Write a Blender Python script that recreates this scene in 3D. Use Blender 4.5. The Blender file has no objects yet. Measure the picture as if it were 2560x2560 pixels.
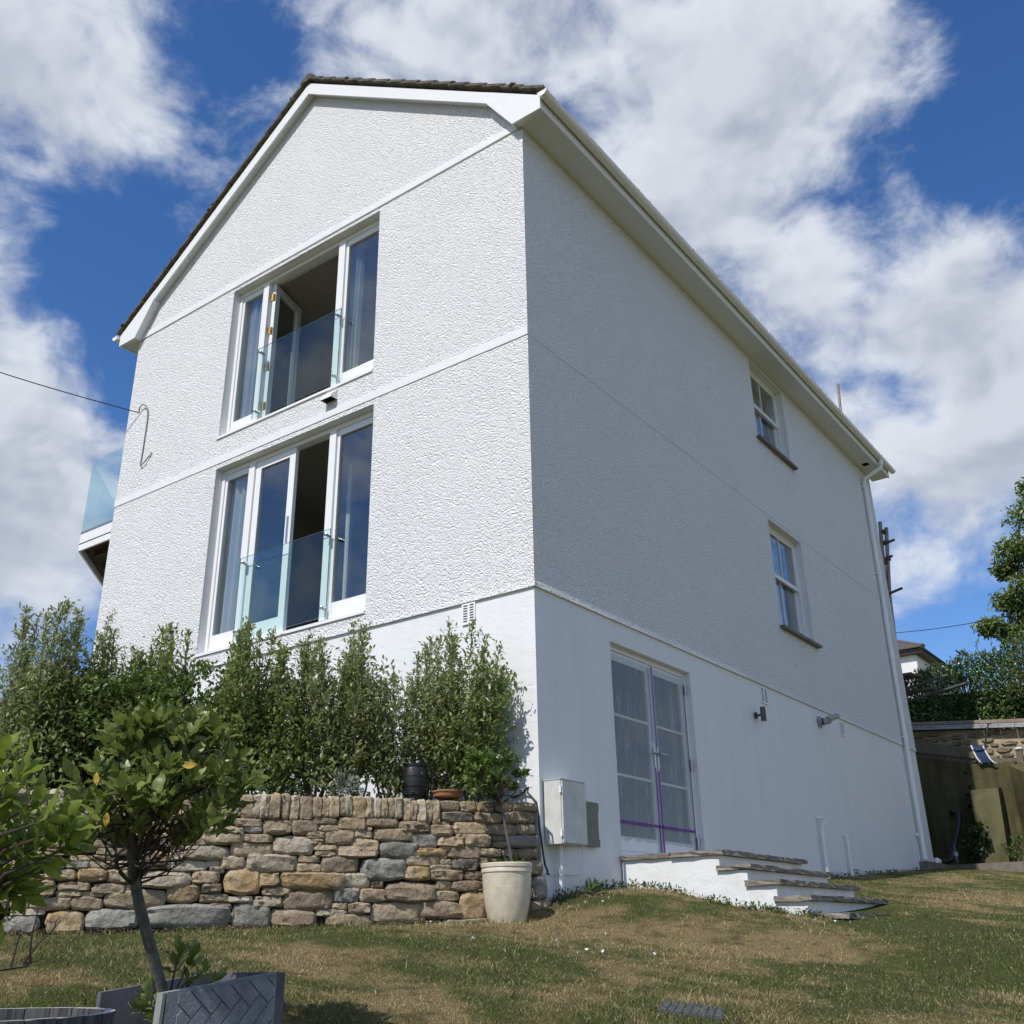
import bpy, bmesh, math, random
import numpy as np
from mathutils import Vector, Matrix, noise as mnoise

random.seed(7)
RNG = np.random.default_rng(7)
SC = bpy.context.scene
COL = SC.collection
R = math.radians

# ------------------------------------------------------------------ camera
YAW, PITCH, ROLL = 0.6291, 0.4026, -0.0181
CAM = Vector((5.0799, -7.318, -0.1446))
fw = Vector((-math.sin(YAW) * math.cos(PITCH), math.cos(YAW) * math.cos(PITCH), math.sin(PITCH)))
rt0 = Vector((math.cos(YAW), math.sin(YAW), 0))
up0 = rt0.cross(fw)
rt = rt0 * math.cos(ROLL) + up0 * math.sin(ROLL)
up = up0 * math.cos(ROLL) - rt0 * math.sin(ROLL)
cd = bpy.data.cameras.new('camera')
cam = bpy.data.objects.new('camera', cd)
COL.objects.link(cam)
M = Matrix((rt, up, -fw)).transposed().to_4x4()
M.translation = CAM
cam.matrix_world = M
cd.sensor_width = 36
cd.lens = 2493.6 / 2560 * 36
cd.clip_end = 3000
cd.clip_start = 0.05
SC.camera = cam

# ------------------------------------------------------------------ light
SUN_TO = Vector((-0.004, -1.0, 1.16)).normalized()
SUN_EL = math.asin(SUN_TO.z)
SUN_AZ = math.atan2(SUN_TO.x, SUN_TO.y)
sd = bpy.data.lights.new('sun', 'SUN')
sd.energy = 2.95
sd.angle = R(0.53)
sd.color = (1.0, 0.96, 0.90)
so = bpy.data.objects.new('sun', sd)
COL.objects.link(so)
so.rotation_euler = (-SUN_TO).to_track_quat('-Z', 'Y').to_euler()
so.location = (0, -20, 30)

SC.view_settings.view_transform = 'Standard'
SC.view_settings.look = 'None'
SC.view_settings.gamma = 1.0
SC.view_settings.exposure = 0.50
SC.view_settings.use_curve_mapping = False
cy_ = SC.cycles
cy_.max_bounces = 6
cy_.diffuse_bounces = 3
cy_.glossy_bounces = 3
cy_.transmission_bounces = 4
cy_.transparent_max_bounces = 10
cy_.caustics_reflective = False
cy_.caustics_refractive = False

# ------------------------------------------------------------------ sky with cumulus
W = bpy.data.worlds.new('World')
SC.world = W
W.use_nodes = True
W.cycles.sampling_method = 'MANUAL'
W.cycles.sample_map_resolution = 512
nt = W.node_tree
nt.nodes.clear()


class NB:
    """small helper to write node graphs"""
    def __init__(s, tree):
        s.t = tree

    def n(s, typ, **kw):
        nd = s.t.nodes.new(typ)
        for k, v in kw.items():
            setattr(nd, k, v)
        return nd

    def put(s, sock, v):
        if v is None:
            return
        if hasattr(v, 'is_output') or isinstance(v, bpy.types.NodeSocket):
            s.t.links.new(v, sock)
        else:
            sock.default_value = v

    def math(s, op, a, b=None, c=None, clamp=False):
        nd = s.n('ShaderNodeMath', operation=op, use_clamp=clamp)
        s.put(nd.inputs[0], a)
        if b is not None:
            s.put(nd.inputs[1], b)
        if c is not None:
            s.put(nd.inputs[2], c)
        return nd.outputs[0]

    def vmath(s, op, a, b=None, out=0):
        nd = s.n('ShaderNodeVectorMath', operation=op)
        s.put(nd.inputs[0], a)
        if b is not None:
            s.put(nd.inputs[1], b)
        return nd.outputs[out]

    def scale(s, a, f):
        nd = s.n('ShaderNodeVectorMath', operation='SCALE')
        s.put(nd.inputs[0], a)
        s.put(nd.inputs[3], f)
        return nd.outputs[0]

    def mix(s, f, a, b):
        nd = s.n('ShaderNodeMix', data_type='RGBA')
        s.put(nd.inputs[0], f)
        s.put(nd.inputs[6], a if not isinstance(a, tuple) else (*a, 1)[:4])
        s.put(nd.inputs[7], b if not isinstance(b, tuple) else (*b, 1)[:4])
        return nd.outputs[2]

    def noise(s, vec, scale, detail=4, rough=0.55, dist=0.0, out=0):
        nd = s.n('ShaderNodeTexNoise')
        if vec is not None:
            s.put(nd.inputs['Vector'], vec)
        nd.inputs['Scale'].default_value = scale
        nd.inputs['Detail'].default_value = detail
        nd.inputs['Roughness'].default_value = rough
        nd.inputs['Distortion'].default_value = dist
        return nd.outputs[out]

    def smooth(s, v, a, b, to0=0.0, to1=1.0):
        nd = s.n('ShaderNodeMapRange', interpolation_type='SMOOTHSTEP')
        s.put(nd.inputs[0], v)
        nd.inputs[1].default_value = a
        nd.inputs[2].default_value = b
        nd.inputs[3].default_value = to0
        nd.inputs[4].default_value = to1
        return nd.outputs[0]


def pixdir(x, y):
    """direction of a patch of sky, from its place in the photograph"""
    return (fw + rt * (x - 1280) / 2493.6 - up * (y - 1280) / 2493.6).normalized()


b = NB(nt)
tc = b.n('ShaderNodeTexCoord')
D = b.vmath('NORMALIZE', tc.outputs['Generated'])
sky = b.n('ShaderNodeTexSky', sky_type='NISHITA')
sky.sun_disc = False
sky.sun_elevation = SUN_EL
sky.sun_rotation = SUN_AZ
sky.altitude = 50
sky.air_density = 1.0
sky.dust_density = 0.25
sky.ozone_density = 2.0
hsv = b.n('ShaderNodeHueSaturation')
hsv.inputs['Saturation'].default_value = 1.25
hsv.inputs['Value'].default_value = 1.0
b.put(hsv.inputs['Color'], sky.outputs[0])
skycol = b.vmath('MULTIPLY', hsv.outputs[0], (0.84, 0.85, 1.0))
P = b.vmath('MULTIPLY', D, (1.0, 1.0, 1.45))
# a slow warp gives curling edges
wcol = b.noise(P, 5.5, 2, 0.55, 0, 1)
wv = b.scale(b.vmath('SUBTRACT', wcol, (0.5, 0.5, 0.5)), 0.10)
P2 = b.vmath('ADD', P, wv)
F0 = b.noise(P2, 4.6, 8, 0.63)
off = SUN_TO * 0.045
Fs = b.noise(P2, 4.6, 4, 0.60)
F1 = b.noise(b.vmath('ADD', P2, tuple(off)), 4.6, 4, 0.60)
# cumulus masses and the blue gaps between them
blobs = [  # px, py, radius px, weight
    (180, 240, 400, .46), (330, 560, 90, -.06), (640, 90, 110, -.30), (560, 300, 150, -.30), (430, 560, 200, -.34),
    (200, 690, 150, -.22), (40, 1030, 270, .34), (290, 960, 120, -.30), (110, 1380, 280, .36), (330, 760, 160, -.3),
    (1000, 90, 330, .22), (1400, 170, 420, .26), (1800, 330, 330, .26), (2080, 110, 300, .34), (1950, 640, 230, .18),
    (2590, 190, 200, -.42), (2430, 400, 150, -.36), (2100, 520, 110, -.28), (2210, 640, 125, -.32), (2500, 800, 270, .36),
    (1900, 480, 90, -.08), (2080, 600, 90, .12), (2300, 1030, 80, -.22), (2240, 960, 60, -.12), (2520, 950, 200, .26), (2350, 1280, 300, .26),
    (2420, 1600, 150, -.24), (2060, 830, 200, .16),
]
acc = None
for (bx_, by_, br_, bw_) in blobs:
    c = pixdir(bx_, by_)
    ang = br_ / 2493.6 * 0.93
    dt = b.vmath('DOT_PRODUCT', D, tuple(c), 1)
    # gaussian of the angle: exp((cos-1)/(s^2/2))
    e = b.math('EXPONENT', b.math('MULTIPLY', b.math('SUBTRACT', dt, 1.0), 2.0 / ang ** 2))
    t_ = b.math('MULTIPLY', e, bw_)
    acc = t_ if acc is None else b.math('ADD', acc, t_)
dens = b.math('ADD', b.math('MULTIPLY_ADD', F0, 2.1, -0.55), acc)
cover = b.smooth(dens, 0.33, 0.86)
thick = b.smooth(dens, 0.62, 1.10)
lit = b.math('SUBTRACT', Fs, F1)
litf = b.smooth(lit, -0.12, 0.10)
bright = b.math('ADD', b.math('MULTIPLY', litf, 0.62), b.math('MULTIPLY', b.math('SUBTRACT', 1.0, thick), 0.38))
ccol = b.mix(bright, (0.355, 0.39, 0.47), (0.68, 0.715, 0.765))
bgs = b.n('ShaderNodeBackground')
b.put(bgs.inputs[0], skycol)
bgs.inputs[1].default_value = 0.100
bgc = b.n('ShaderNodeBackground')
b.put(bgc.inputs[0], ccol)
bgc.inputs[1].default_value = 0.84
mx = b.n('ShaderNodeMixShader')
b.put(mx.inputs[0], b.math('MULTIPLY', cover, 0.97))
b.put(mx.inputs[1], bgs.outputs[0])
b.put(mx.inputs[2], bgc.outputs[0])
wo = b.n('ShaderNodeOutputWorld')
b.put(wo.inputs[0], mx.outputs[0])

# ------------------------------------------------------------------ helpers


def tag(o, label=None, cat=None, group=None, kind=None):
    if label:
        o['label'] = label
    if cat:
        o['category'] = cat
    if group:
        o['group'] = group
    if kind:
        o['kind'] = kind
    return o


def empty(name, loc=(0, 0, 0), parent=None):
    o = bpy.data.objects.new(name, None)
    o.empty_display_size = 0.2
    o.location = loc
    COL.objects.link(o)
    if parent:
        o.parent = parent
        o.matrix_parent_inverse = parent.matrix_basis.inverted()
    return o


def world_of(o):
    if o.parent is None:
        return o.matrix_basis.copy()
    return world_of(o.parent) @ o.matrix_parent_inverse @ o.matrix_basis


def link(name, me, mat, parent=None, smooth=False):
    o = bpy.data.objects.new(name, me)
    if mat is not None and len(me.materials) == 0:
        me.materials.append(mat)
    COL.objects.link(o)
    if parent is not None:
        o.parent = parent
        o.matrix_parent_inverse = world_of(parent).inverted()
    if smooth:
        me.polygons.foreach_set('use_smooth', [True] * len(me.polygons))
    return o


class MB:
    """collects shapes and links them as ONE mesh object (world coordinates)"""
    def __init__(s):
        s.v = []
        s.f = []

    def add(s, vs, fs):
        o = len(s.v)
        s.v.extend([tuple(q) for q in vs])
        s.f.extend([tuple(i + o for i in f) for f in fs])
        return s

    def box(s, a, c):
        x0, y0, z0 = [min(a[i], c[i]) for i in range(3)]
        x1, y1, z1 = [max(a[i], c[i]) for i in range(3)]
        return s.add([(x0, y0, z0), (x1, y0, z0), (x1, y1, z0), (x0, y1, z0), (x0, y0, z1), (x1, y0, z1), (x1, y1, z1), (x0, y1, z1)],
                     [(0, 3, 2, 1), (4, 5, 6, 7), (0, 1, 5, 4), (1, 2, 6, 5), (2, 3, 7, 6), (3, 0, 4, 7)])

    def prism(s, poly, d):
        """poly: planar 3D outline, d: extrusion vector"""
        n = len(poly)
        vs = [Vector(p) for p in poly] + [Vector(p) + Vector(d) for p in poly]
        fs = [tuple(range(n))[::-1], tuple(range(n, 2 * n))]
        fs += [(i, (i + 1) % n, n + (i + 1) % n, n + i) for i in range(n)]
        return s.add(vs, fs)

    def tube(s, pts, r, seg=8, r2=None, caps=True):
        pts = [Vector(p) for p in pts]
        n = len(pts)
        rs = r if isinstance(r, (list, tuple)) else [r + ((r2 - r) * i / (n - 1) if r2 is not None else 0) for i in range(n)]
        vs, fs = [], []
        prev = None
        for i, p in enumerate(pts):
            d = (pts[min(i + 1, n - 1)] - pts[max(i - 1, 0)]).normalized()
            if prev is None:
                a = d.orthogonal().normalized()
            else:
                a = (prev - d * prev.dot(d))
                a = a.normalized() if a.length > 1e-6 else d.orthogonal().normalized()
            prev = a
            c = d.cross(a)
            for k in range(seg):
                t = 2 * math.pi * k / seg
                vs.append(p + (a * math.cos(t) + c * math.sin(t)) * rs[i])
        for i in range(n - 1):
            for k in range(seg):
                k2 = (k + 1) % seg
                fs.append((i * seg + k, i * seg + k2, (i + 1) * seg + k2, (i + 1) * seg + k))
        if caps:
            fs.append(tuple(range(seg))[::-1])
            fs.append(tuple(range((n - 1) * seg, n * seg)))
        return s.add(vs, fs)

    def lathe(s, prof, c, seg=32):
        vs, fs = [], []
        n = len(prof)
        for (r, z) in prof:
            for k in range(seg):
                t = 2 * math.pi * k / seg
                vs.append((c[0] + r * math.cos(t), c[1] + r * math.sin(t), c[2] + z))
        for i in range(n - 1):
            for k in range(seg):
                k2 = (k + 1) % seg
                fs.append((i * seg + k, i * seg + k2, (i + 1) * seg + k2, (i + 1) * seg + k))
        fs.append(tuple(range(seg))[::-1])
        fs.append(tuple(range((n - 1) * seg, n * seg)))
        return s.add(vs, fs)

    def build(s, name, mat, parent=None, smooth=False, bevel=0.0, seg=2):
        me = bpy.data.meshes.new(name)
        if bevel > 0:
            bm = bmesh.new()
            vv = [bm.verts.new(q) for q in s.v]
            for f in s.f:
                try:
                    bm.faces.new([vv[i] for i in f])
                except ValueError:
                    pass
            es = [e for e in bm.edges if len(e.link_faces) == 2 and e.calc_face_angle(0) > 0.6]
            bmesh.ops.bevel(bm, geom=es, offset=bevel, segments=seg, profile=0.6, affect='EDGES', clamp_overlap=True)
            bm.to_mesh(me)
            bm.free()
        else:
            me.from_pydata(s.v, [], s.f)
        me.update()
        o = link(name, me, mat, parent)
        if smooth:
            me.polygons.foreach_set('use_smooth', [True] * len(me.polygons))
            try:
                me.set_sharp_from_angle(angle=R(35))
            except Exception:
                pass
        return o


def fast_mesh(name, verts, faces):
    """verts (n,3) array, faces (m,k) array"""
    me = bpy.data.meshes.new(name)
    verts = np.asarray(verts, np.float32)
    faces = np.asarray(faces, np.int32)
    m, k = faces.shape
    me.vertices.add(len(verts))
    me.vertices.foreach_set('co', verts.ravel())
    me.loops.add(m * k)
    me.loops.foreach_set('vertex_index', faces.ravel())
    me.polygons.add(m)
    me.polygons.foreach_set('loop_start', np.arange(0, m * k, k, dtype=np.int32))
    try:
        me.polygons.foreach_set('loop_total', np.full(m, k, np.int32))
    except Exception:
        pass
    me.update(calc_edges=True)
    return me


# ------------------------------------------------------------------ materials
MATS = {}


def new_mat(name):
    m = bpy.data.materials.new(name)
    m.use_nodes = True
    m.node_tree.nodes.clear()
    MATS[name] = m
    return m, NB(m.node_tree)


def finish(nb, shader):
    o = nb.n('ShaderNodeOutputMaterial')
    nb.put(o.inputs[0], shader)


def coords(nb):
    return nb.n('ShaderNodeTexCoord').outputs['Object']


def principled(nb, col, rough=0.6, spec=0.5, metal=0.0, normal=None, extra=None):
    p = nb.n('ShaderNodeBsdfPrincipled')
    nb.put(p.inputs['Base Color'], col if not isinstance(col, tuple) else (*col, 1)[:4])
    nb.put(p.inputs['Roughness'], rough)
    p.inputs['Specular IOR Level'].default_value = spec
    p.inputs['Metallic'].default_value = metal
    if normal is not None:
        nb.put(p.inputs['Normal'], normal)
    for k, v in (extra or {}).items():
        nb.put(p.inputs[k], v)
    return p.outputs[0]


def bump(nb, h, strength=0.5, dist=0.01, normal=None):
    n_ = nb.n('ShaderNodeBump')
    n_.inputs['Strength'].default_value = strength
    n_.inputs['Distance'].default_value = dist
    nb.put(n_.inputs['Height'], h)
    if normal is not None:
        nb.put(n_.inputs['Normal'], normal)
    return n_.outputs[0]


def simple(name, c1, c2=None, scale=6.0, rough=0.6, spec=0.4, metal=0.0, bs=0.0, bscale=40, bdist=0.004, stretch=None, detail=5, island=0.0):
    """two-tone noise material with optional fine relief"""
    m, nb = new_mat(name)
    co = coords(nb)
    if stretch:
        co = nb.vmath('MULTIPLY', co, stretch)
    col = (*c1, 1)
    if c2 is not None:
        f = nb.noise(co, scale, detail, 0.6)
        f = nb.smooth(f, 0.3, 0.7)
        col = nb.mix(f, c1, c2)
    if island > 0:
        g = nb.n('ShaderNodeNewGeometry')
        k = nb.math('ADD', nb.math('MULTIPLY', g.outputs['Random Per Island'], 2 * island), 1 - island)
        if isinstance(col, tuple):
            col = nb.scale(col[:3], k)
        else:
            col = nb.scale(col, k)
    nrm = None
    if bs > 0:
        nrm = bump(nb, nb.noise(co, bscale, 5, 0.6), bs, bdist)
    finish(nb, principled(nb, col, rough, spec, metal, nrm))
    return m


# roughcast (dashed render): worm-like clumps a few centimetres across
m, nb = new_mat('roughcast')
co = coords(nb)
w = nb.scale(nb.vmath('SUBTRACT', nb.noise(co, 12, 1, 0.5, 0, 1), (0.5, 0.5, 0.5)), 0.05)
cw = nb.vmath('ADD', co, w)
n1 = nb.noise(cw, 26, 2, 0.55)
rid = nb.math('SUBTRACT', 1.0, nb.math('ABSOLUTE', nb.math('MULTIPLY_ADD', n1, 4.2, -2.1)))
n2 = nb.noise(co, 70, 2, 0.62)
h = nb.math('ADD', nb.math('MULTIPLY', rid, 0.55), nb.math('MULTIPLY', n2, 0.80))
nrm = bump(nb, h, 1.0, 0.032)
big = nb.noise(co, 0.9, 2, 0.6)
col = nb.mix(nb.smooth(big, 0.35, 0.7), (0.92, 0.92, 0.91), (0.90, 0.90, 0.89))
finish(nb, principled(nb, col, 0.62, 0.35, 0, nrm))
ROUGHCAST = m

# smooth painted render with trowel marks and faint rain streaks
m, nb = new_mat('smooth_render')
co = coords(nb)
st = nb.noise(nb.vmath('MULTIPLY', co, (3.0, 3.0, 0.35)), 1.6, 3, 0.62)
tro = nb.noise(nb.vmath('MULTIPLY', co, (1.0, 1.0, 1.9)), 5.0, 5, 0.66, 0.8)
nrm = bump(nb, tro, 0.30, 0.02)
col = nb.mix(nb.smooth(st, 0.38, 0.72), (0.75, 0.755, 0.75), (0.715, 0.722, 0.72))
sepz = nb.n('ShaderNodeSeparateXYZ')
nb.put(sepz.inputs[0], co)
splash = nb.math('MULTIPLY', nb.smooth(sepz.outputs[2], 0.75, -0.1), nb.smooth(nb.noise(co, 7, 5, 0.65), 0.42, 0.66))
col = nb.mix(nb.math('MULTIPLY', splash, 0.35), col, (0.45, 0.43, 0.36))
finish(nb, principled(nb, col, 0.5, 0.4, 0, nrm))
RENDER = m

PAINT = simple('white_gloss_paint', (0.80, 0.80, 0.79), (0.77, 0.775, 0.77), 9, 0.32, 0.5, bs=0.05, bscale=60)
UPVC = simple('white_plastic', (0.84, 0.845, 0.84), (0.81, 0.815, 0.81), 5, 0.38, 0.45)
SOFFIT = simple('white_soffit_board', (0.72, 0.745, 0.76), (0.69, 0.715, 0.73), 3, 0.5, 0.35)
SLATE = simple('slate_sill', (0.12, 0.115, 0.105), (0.19, 0.18, 0.165), 14, 0.6, 0.4, bs=0.5, bscale=30, bdist=0.01)
STEPSTONE = simple('riven_step_stone', (0.15, 0.135, 0.115), (0.27, 0.24, 0.20), 9, 0.75, 0.3, bs=0.9, bscale=22, bdist=0.02)
TILE = simple('weathered_roof_tile', (0.075, 0.066, 0.055), (0.15, 0.14, 0.105), 10, 0.9, 0.2, bs=0.8, bscale=35, bdist=0.02, island=0.25)
MOSS = simple('roof_moss', (0.06, 0.06, 0.025), (0.11, 0.10, 0.05), 30, 1.0, 0.1, bs=1.0, bscale=60, bdist=0.02)
STEEL = simple('brushed_steel', (0.5, 0.5, 0.5), None, rough=0.28, spec=0.5, metal=1.0)
BRASS = simple('brass', (0.70, 0.48, 0.14), None, rough=0.25, metal=1.0)
BLACKM = simple('black_metal', (0.012, 0.012, 0.014), None, rough=0.35, spec=0.5)
BLACKP = simple('black_plastic', (0.014, 0.014, 0.015), None, rough=0.45, spec=0.5)
DARKVOID = simple('dark_duct', (0.01, 0.01, 0.01), None, rough=0.9, spec=0.1)
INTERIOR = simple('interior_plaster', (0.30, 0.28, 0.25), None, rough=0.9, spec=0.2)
FLOORBOARD = simple('interior_floor', (0.22, 0.16, 0.10), (0.28, 0.20, 0.13), 5, 0.5)
GREYBOX = simple('painted_steel_cabinet', (0.62, 0.625, 0.60), (0.50, 0.51, 0.47), 7, 0.45, 0.4, bs=0.1, bscale=30)
KHAKI = simple('khaki_back_plate', (0.16, 0.165, 0.125), (0.19, 0.195, 0.15), 8, 0.6)
TAPE = simple('purple_masking_tape', (0.13, 0.03, 0.24), (0.18, 0.05, 0.31), 20, 0.6)
GALV = simple('scaffold_tube', (0.20, 0.175, 0.15), (0.30, 0.27, 0.24), 6, 0.55, 0.4, metal=0.3)
RUST = simple('dark_scaffold_tube', (0.05, 0.05, 0.045), (0.09, 0.085, 0.075), 6, 0.6)
BOARD = simple('scaffold_board', (0.10, 0.085, 0.06), (0.15, 0.13, 0.1), 8, 0.8, stretch=(1, 8, 1))
OLDWOOD = simple('weathered_fence_timber', (0.10, 0.083, 0.06), (0.17, 0.145, 0.11), 7, 0.85, bs=0.5, bscale=20, stretch=(6, 6, 0.6))
DARKTIMBER = simple('balcony_joist_timber', (0.055, 0.04, 0.03), (0.10, 0.075, 0.055), 8, 0.8)
WIRE = simple('black_cable', (0.02, 0.02, 0.022), None, rough=0.6)
GREYWIRE = simple('grey_cable', (0.16, 0.16, 0.17), None, rough=0.6)
TERRACOTTA = simple('terracotta', (0.27, 0.12, 0.06), (0.36, 0.18, 0.10), 12, 0.85, bs=0.3)
SOIL = simple('dark_soil', (0.035, 0.027, 0.02), (0.075, 0.058, 0.042), 14, 0.95, 0.1, bs=1.0, bscale=25, bdist=0.04)
BARK = simple('bay_bark', (0.075, 0.072, 0.063), (0.145, 0.14, 0.122), 16, 0.85, 0.2, bs=0.6, bscale=35, bdist=0.006)
TWIG = simple('dark_twig', (0.05, 0.04, 0.031), (0.085, 0.066, 0.05), 14, 0.85, 0.2)
STEM = simple('shrub_stem', (0.14, 0.12, 0.085), (0.2, 0.175, 0.13), 14, 0.85, 0.2)
MORTAR = simple('dark_mortar_core', (0.04, 0.034, 0.027), (0.065, 0.055, 0.043), 10, 0.95, 0.1, bs=0.8, bscale=30, bdist=0.02)  # dark mortar and earth backing behind the stones
FOOTING = simple('concrete_footing', (0.42, 0.38, 0.31), (0.31, 0.275, 0.215), 6, 0.9, 0.2, bs=0.7, bscale=18, bdist=0.02)
BARREL = simple('weathered_oak_stave', (0.04, 0.04, 0.041), (0.11, 0.11, 0.108), 8, 0.8, 0.2, bs=0.5, bscale=20, stretch=(9, 9, 0.5), island=0.15)
BARRELTOP = simple('bleached_barrel_rim', (0.33, 0.33, 0.32), (0.45, 0.45, 0.44), 14, 0.85, bs=0.4)
HOOP = simple('rusty_iron_hoop', (0.06, 0.05, 0.045), (0.12, 0.08, 0.055), 9, 0.7, metal=0.4)
NBWALL = simple('neighbour_white_wall', (0.78, 0.78, 0.76), (0.72, 0.72, 0.70), 3, 0.7)
NBROOF = simple('neighbour_roof_tile', (0.085, 0.07, 0.062), (0.12, 0.10, 0.09), 8, 0.75, bs=0.3)
COPING = simple('mossy_ridge_tile', (0.16, 0.115, 0.085), (0.23, 0.18, 0.135), 6, 0.9, bs=0.5, bscale=14, bdist=0.02)
SLATECOPE = simple('coping_slate', (0.22, 0.225, 0.235), (0.33, 0.335, 0.34), 4, 0.5, bs=0.3, bscale=14, island=0.25)
BLUEFAB = simple('dark_blue_scoop', (0.02, 0.035, 0.075), (0.03, 0.05, 0.10), 12, 0.85, 0.15)
SILVER = simple('pale_metal_edge', (0.62, 0.62, 0.62), None, rough=0.4)
PETAL = simple('white_petal', (0.80, 0.80, 0.76), None, rough=0.8)
YELLOW = simple('yellow_petal', (0.75, 0.52, 0.02), None, rough=0.8)
DRYDEBRIS = simple('dead_leaf_litter', (0.085, 0.06, 0.04), (0.15, 0.11, 0.075), 25, 0.95, island=0.3)

# cream glazed pot with throwing rings
m, nb = new_mat('cream_glaze')
co = coords(nb)
ring = nb.noise(nb.vmath('MULTIPLY', co, (1.5, 1.5, 60)), 1.0, 3, 0.6)
mott = nb.noise(co, 16, 5, 0.65)
col = nb.mix(nb.smooth(mott, 0.35, 0.7), (0.60, 0.545, 0.425), (0.50, 0.445, 0.335))
finish(nb, principled(nb, col, 0.3, 0.5, 0, bump(nb, ring, 0.25, 0.006)))
CREAM = m

# olive algae-stained render
m, nb = new_mat('algae_render')
co = coords(nb)
a = nb.noise(co, 1.3, 6, 0.65)
st = nb.noise(nb.vmath('MULTIPLY', co, (5, 5, 0.6)), 1.3, 5, 0.65)
f = nb.math('ADD', nb.math('MULTIPLY', a, 0.55), nb.math('MULTIPLY', st, 0.45))
col = nb.mix(nb.smooth(f, 0.36, 0.66), (0.048, 0.044, 0.02), (0.11, 0.10, 0.046))
finish(nb, principled(nb, col, 0.9, 0.2, 0, bump(nb, nb.noise(co, 22, 5, 0.65), 0.5, 0.02)))
ALGAE = m
# rubble stonework of the far wall
FARSTONE = simple('far_rubble_stone', (0.13, 0.105, 0.075), (0.30, 0.24, 0.16), 5, 0.9, 0.2, bs=0.8, bscale=12, bdist=0.04, island=0.35)
FARMORTAR = simple('far_wall_mortar', (0.32, 0.27, 0.18), (0.42, 0.36, 0.25), 6, 0.95, 0.1, bs=0.6, bscale=20)


def stone_mat(name, c1, c2, c3):
    m, nb = new_mat(name)
    oi = nb.n('ShaderNodeObjectInfo')
    co = nb.n('ShaderNodeTexCoord').outputs['Object']
    shift = nb.scale((17.0, 31.0, 7.0), oi.outputs['Random'])
    cs = nb.vmath('ADD', co, shift)
    a = nb.noise(cs, 5.5, 5, 0.62, 0.4)
    s2 = nb.noise(cs, 34, 4, 0.65)
    g = nb.noise(cs, 130, 2, 0.6)
    col = nb.mix(nb.smooth(a, 0.38, 0.64), c1, c2)
    col = nb.mix(nb.math('MULTIPLY', nb.smooth(s2, 0.50, 0.72), 0.75), col, c3)
    k = nb.math('ADD', nb.math('MULTIPLY', oi.outputs['Random'], 0.40), 0.80)
    k = nb.math('MULTIPLY', k, nb.math('ADD', nb.math('MULTIPLY', g, 0.5), 0.75))
    col = nb.scale(col, k)
    v_ = nb.n('ShaderNodeTexVoronoi', feature='F1')
    nb.put(v_.inputs['Vector'], cs)
    v_.inputs['Scale'].default_value = 19
    hh = nb.math('ADD', nb.noise(cs, 26, 5, 0.72), nb.math('MULTIPLY', v_.outputs['Distance'], 0.55))
    finish(nb, principled(nb, col, 0.9, 0.2, 0, bump(nb, hh, 1.0, 0.024)))
    return m


STONES = {
    't': stone_mat('tan_stone', (0.375, 0.29, 0.185), (0.46, 0.37, 0.25), (0.25, 0.19, 0.12)),
    'l': stone_mat('pale_stone', (0.45, 0.38, 0.275), (0.53, 0.455, 0.345), (0.32, 0.265, 0.18)),
    'o': stone_mat('ochre_stone', (0.42, 0.285, 0.14), (0.46, 0.355, 0.225), (0.30, 0.20, 0.11)),
    'd': stone_mat('brown_stone', (0.285, 0.222, 0.148), (0.375, 0.297, 0.205), (0.18, 0.14, 0.095)),
    'g': stone_mat('grey_stone', (0.25, 0.24, 0.205), (0.35, 0.325, 0.275), (0.17, 0.165, 0.145)),
    'k': stone_mat('dark_lichen_stone', (0.14, 0.12, 0.097), (0.21, 0.18, 0.135), (0.31, 0.275, 0.22)),
}


def glass_mat(name, tint, refl=1.0, base=0.03, rough=0.0):
    m, nb = new_mat(name)
    ge = nb.n('ShaderNodeNewGeometry')
    cs = nb.math('ABSOLUTE', nb.vmath('DOT_PRODUCT', ge.outputs['Incoming'], ge.outputs['Normal'], 1))
    f = nb.math('ADD', nb.math('MULTIPLY', nb.math('POWER', nb.math('SUBTRACT', 1.0, cs), 4.0), refl), base, clamp=True)
    t = nb.n('ShaderNodeBsdfTransparent')
    t.inputs[0].default_value = (*tint, 1)
    g = nb.n('ShaderNodeBsdfGlossy')
    g.inputs['Roughness'].default_value = rough
    g.inputs[0].default_value = (0.95, 0.97, 1, 1)
    ms = nb.n('ShaderNodeMixShader')
    nb.put(ms.inputs[0], f)
    nb.put(ms.inputs[1], t.outputs[0])
    nb.put(ms.inputs[2], g.outputs[0])
    finish(nb, ms.outputs[0])
    return m


GLASS = glass_mat('window_glass', (0.86, 0.90, 0.90), 0.9, 0.095)
BALGLASS = glass_mat('toughened_green_glass', (0.92, 0.98, 0.966), 0.7, 0.03)
DOORGLASS = glass_mat('door_glass', (0.80, 0.84, 0.84), 0.6, 0.02)
GLASSEDGE = simple('glass_edge_green', (0.10, 0.30, 0.26), None, rough=0.15, spec=0.6)
BOTTLEM = glass_mat('clear_plastic_bottle', (0.86, 0.90, 0.93), 0.9, 0.05, 0.05)

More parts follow.
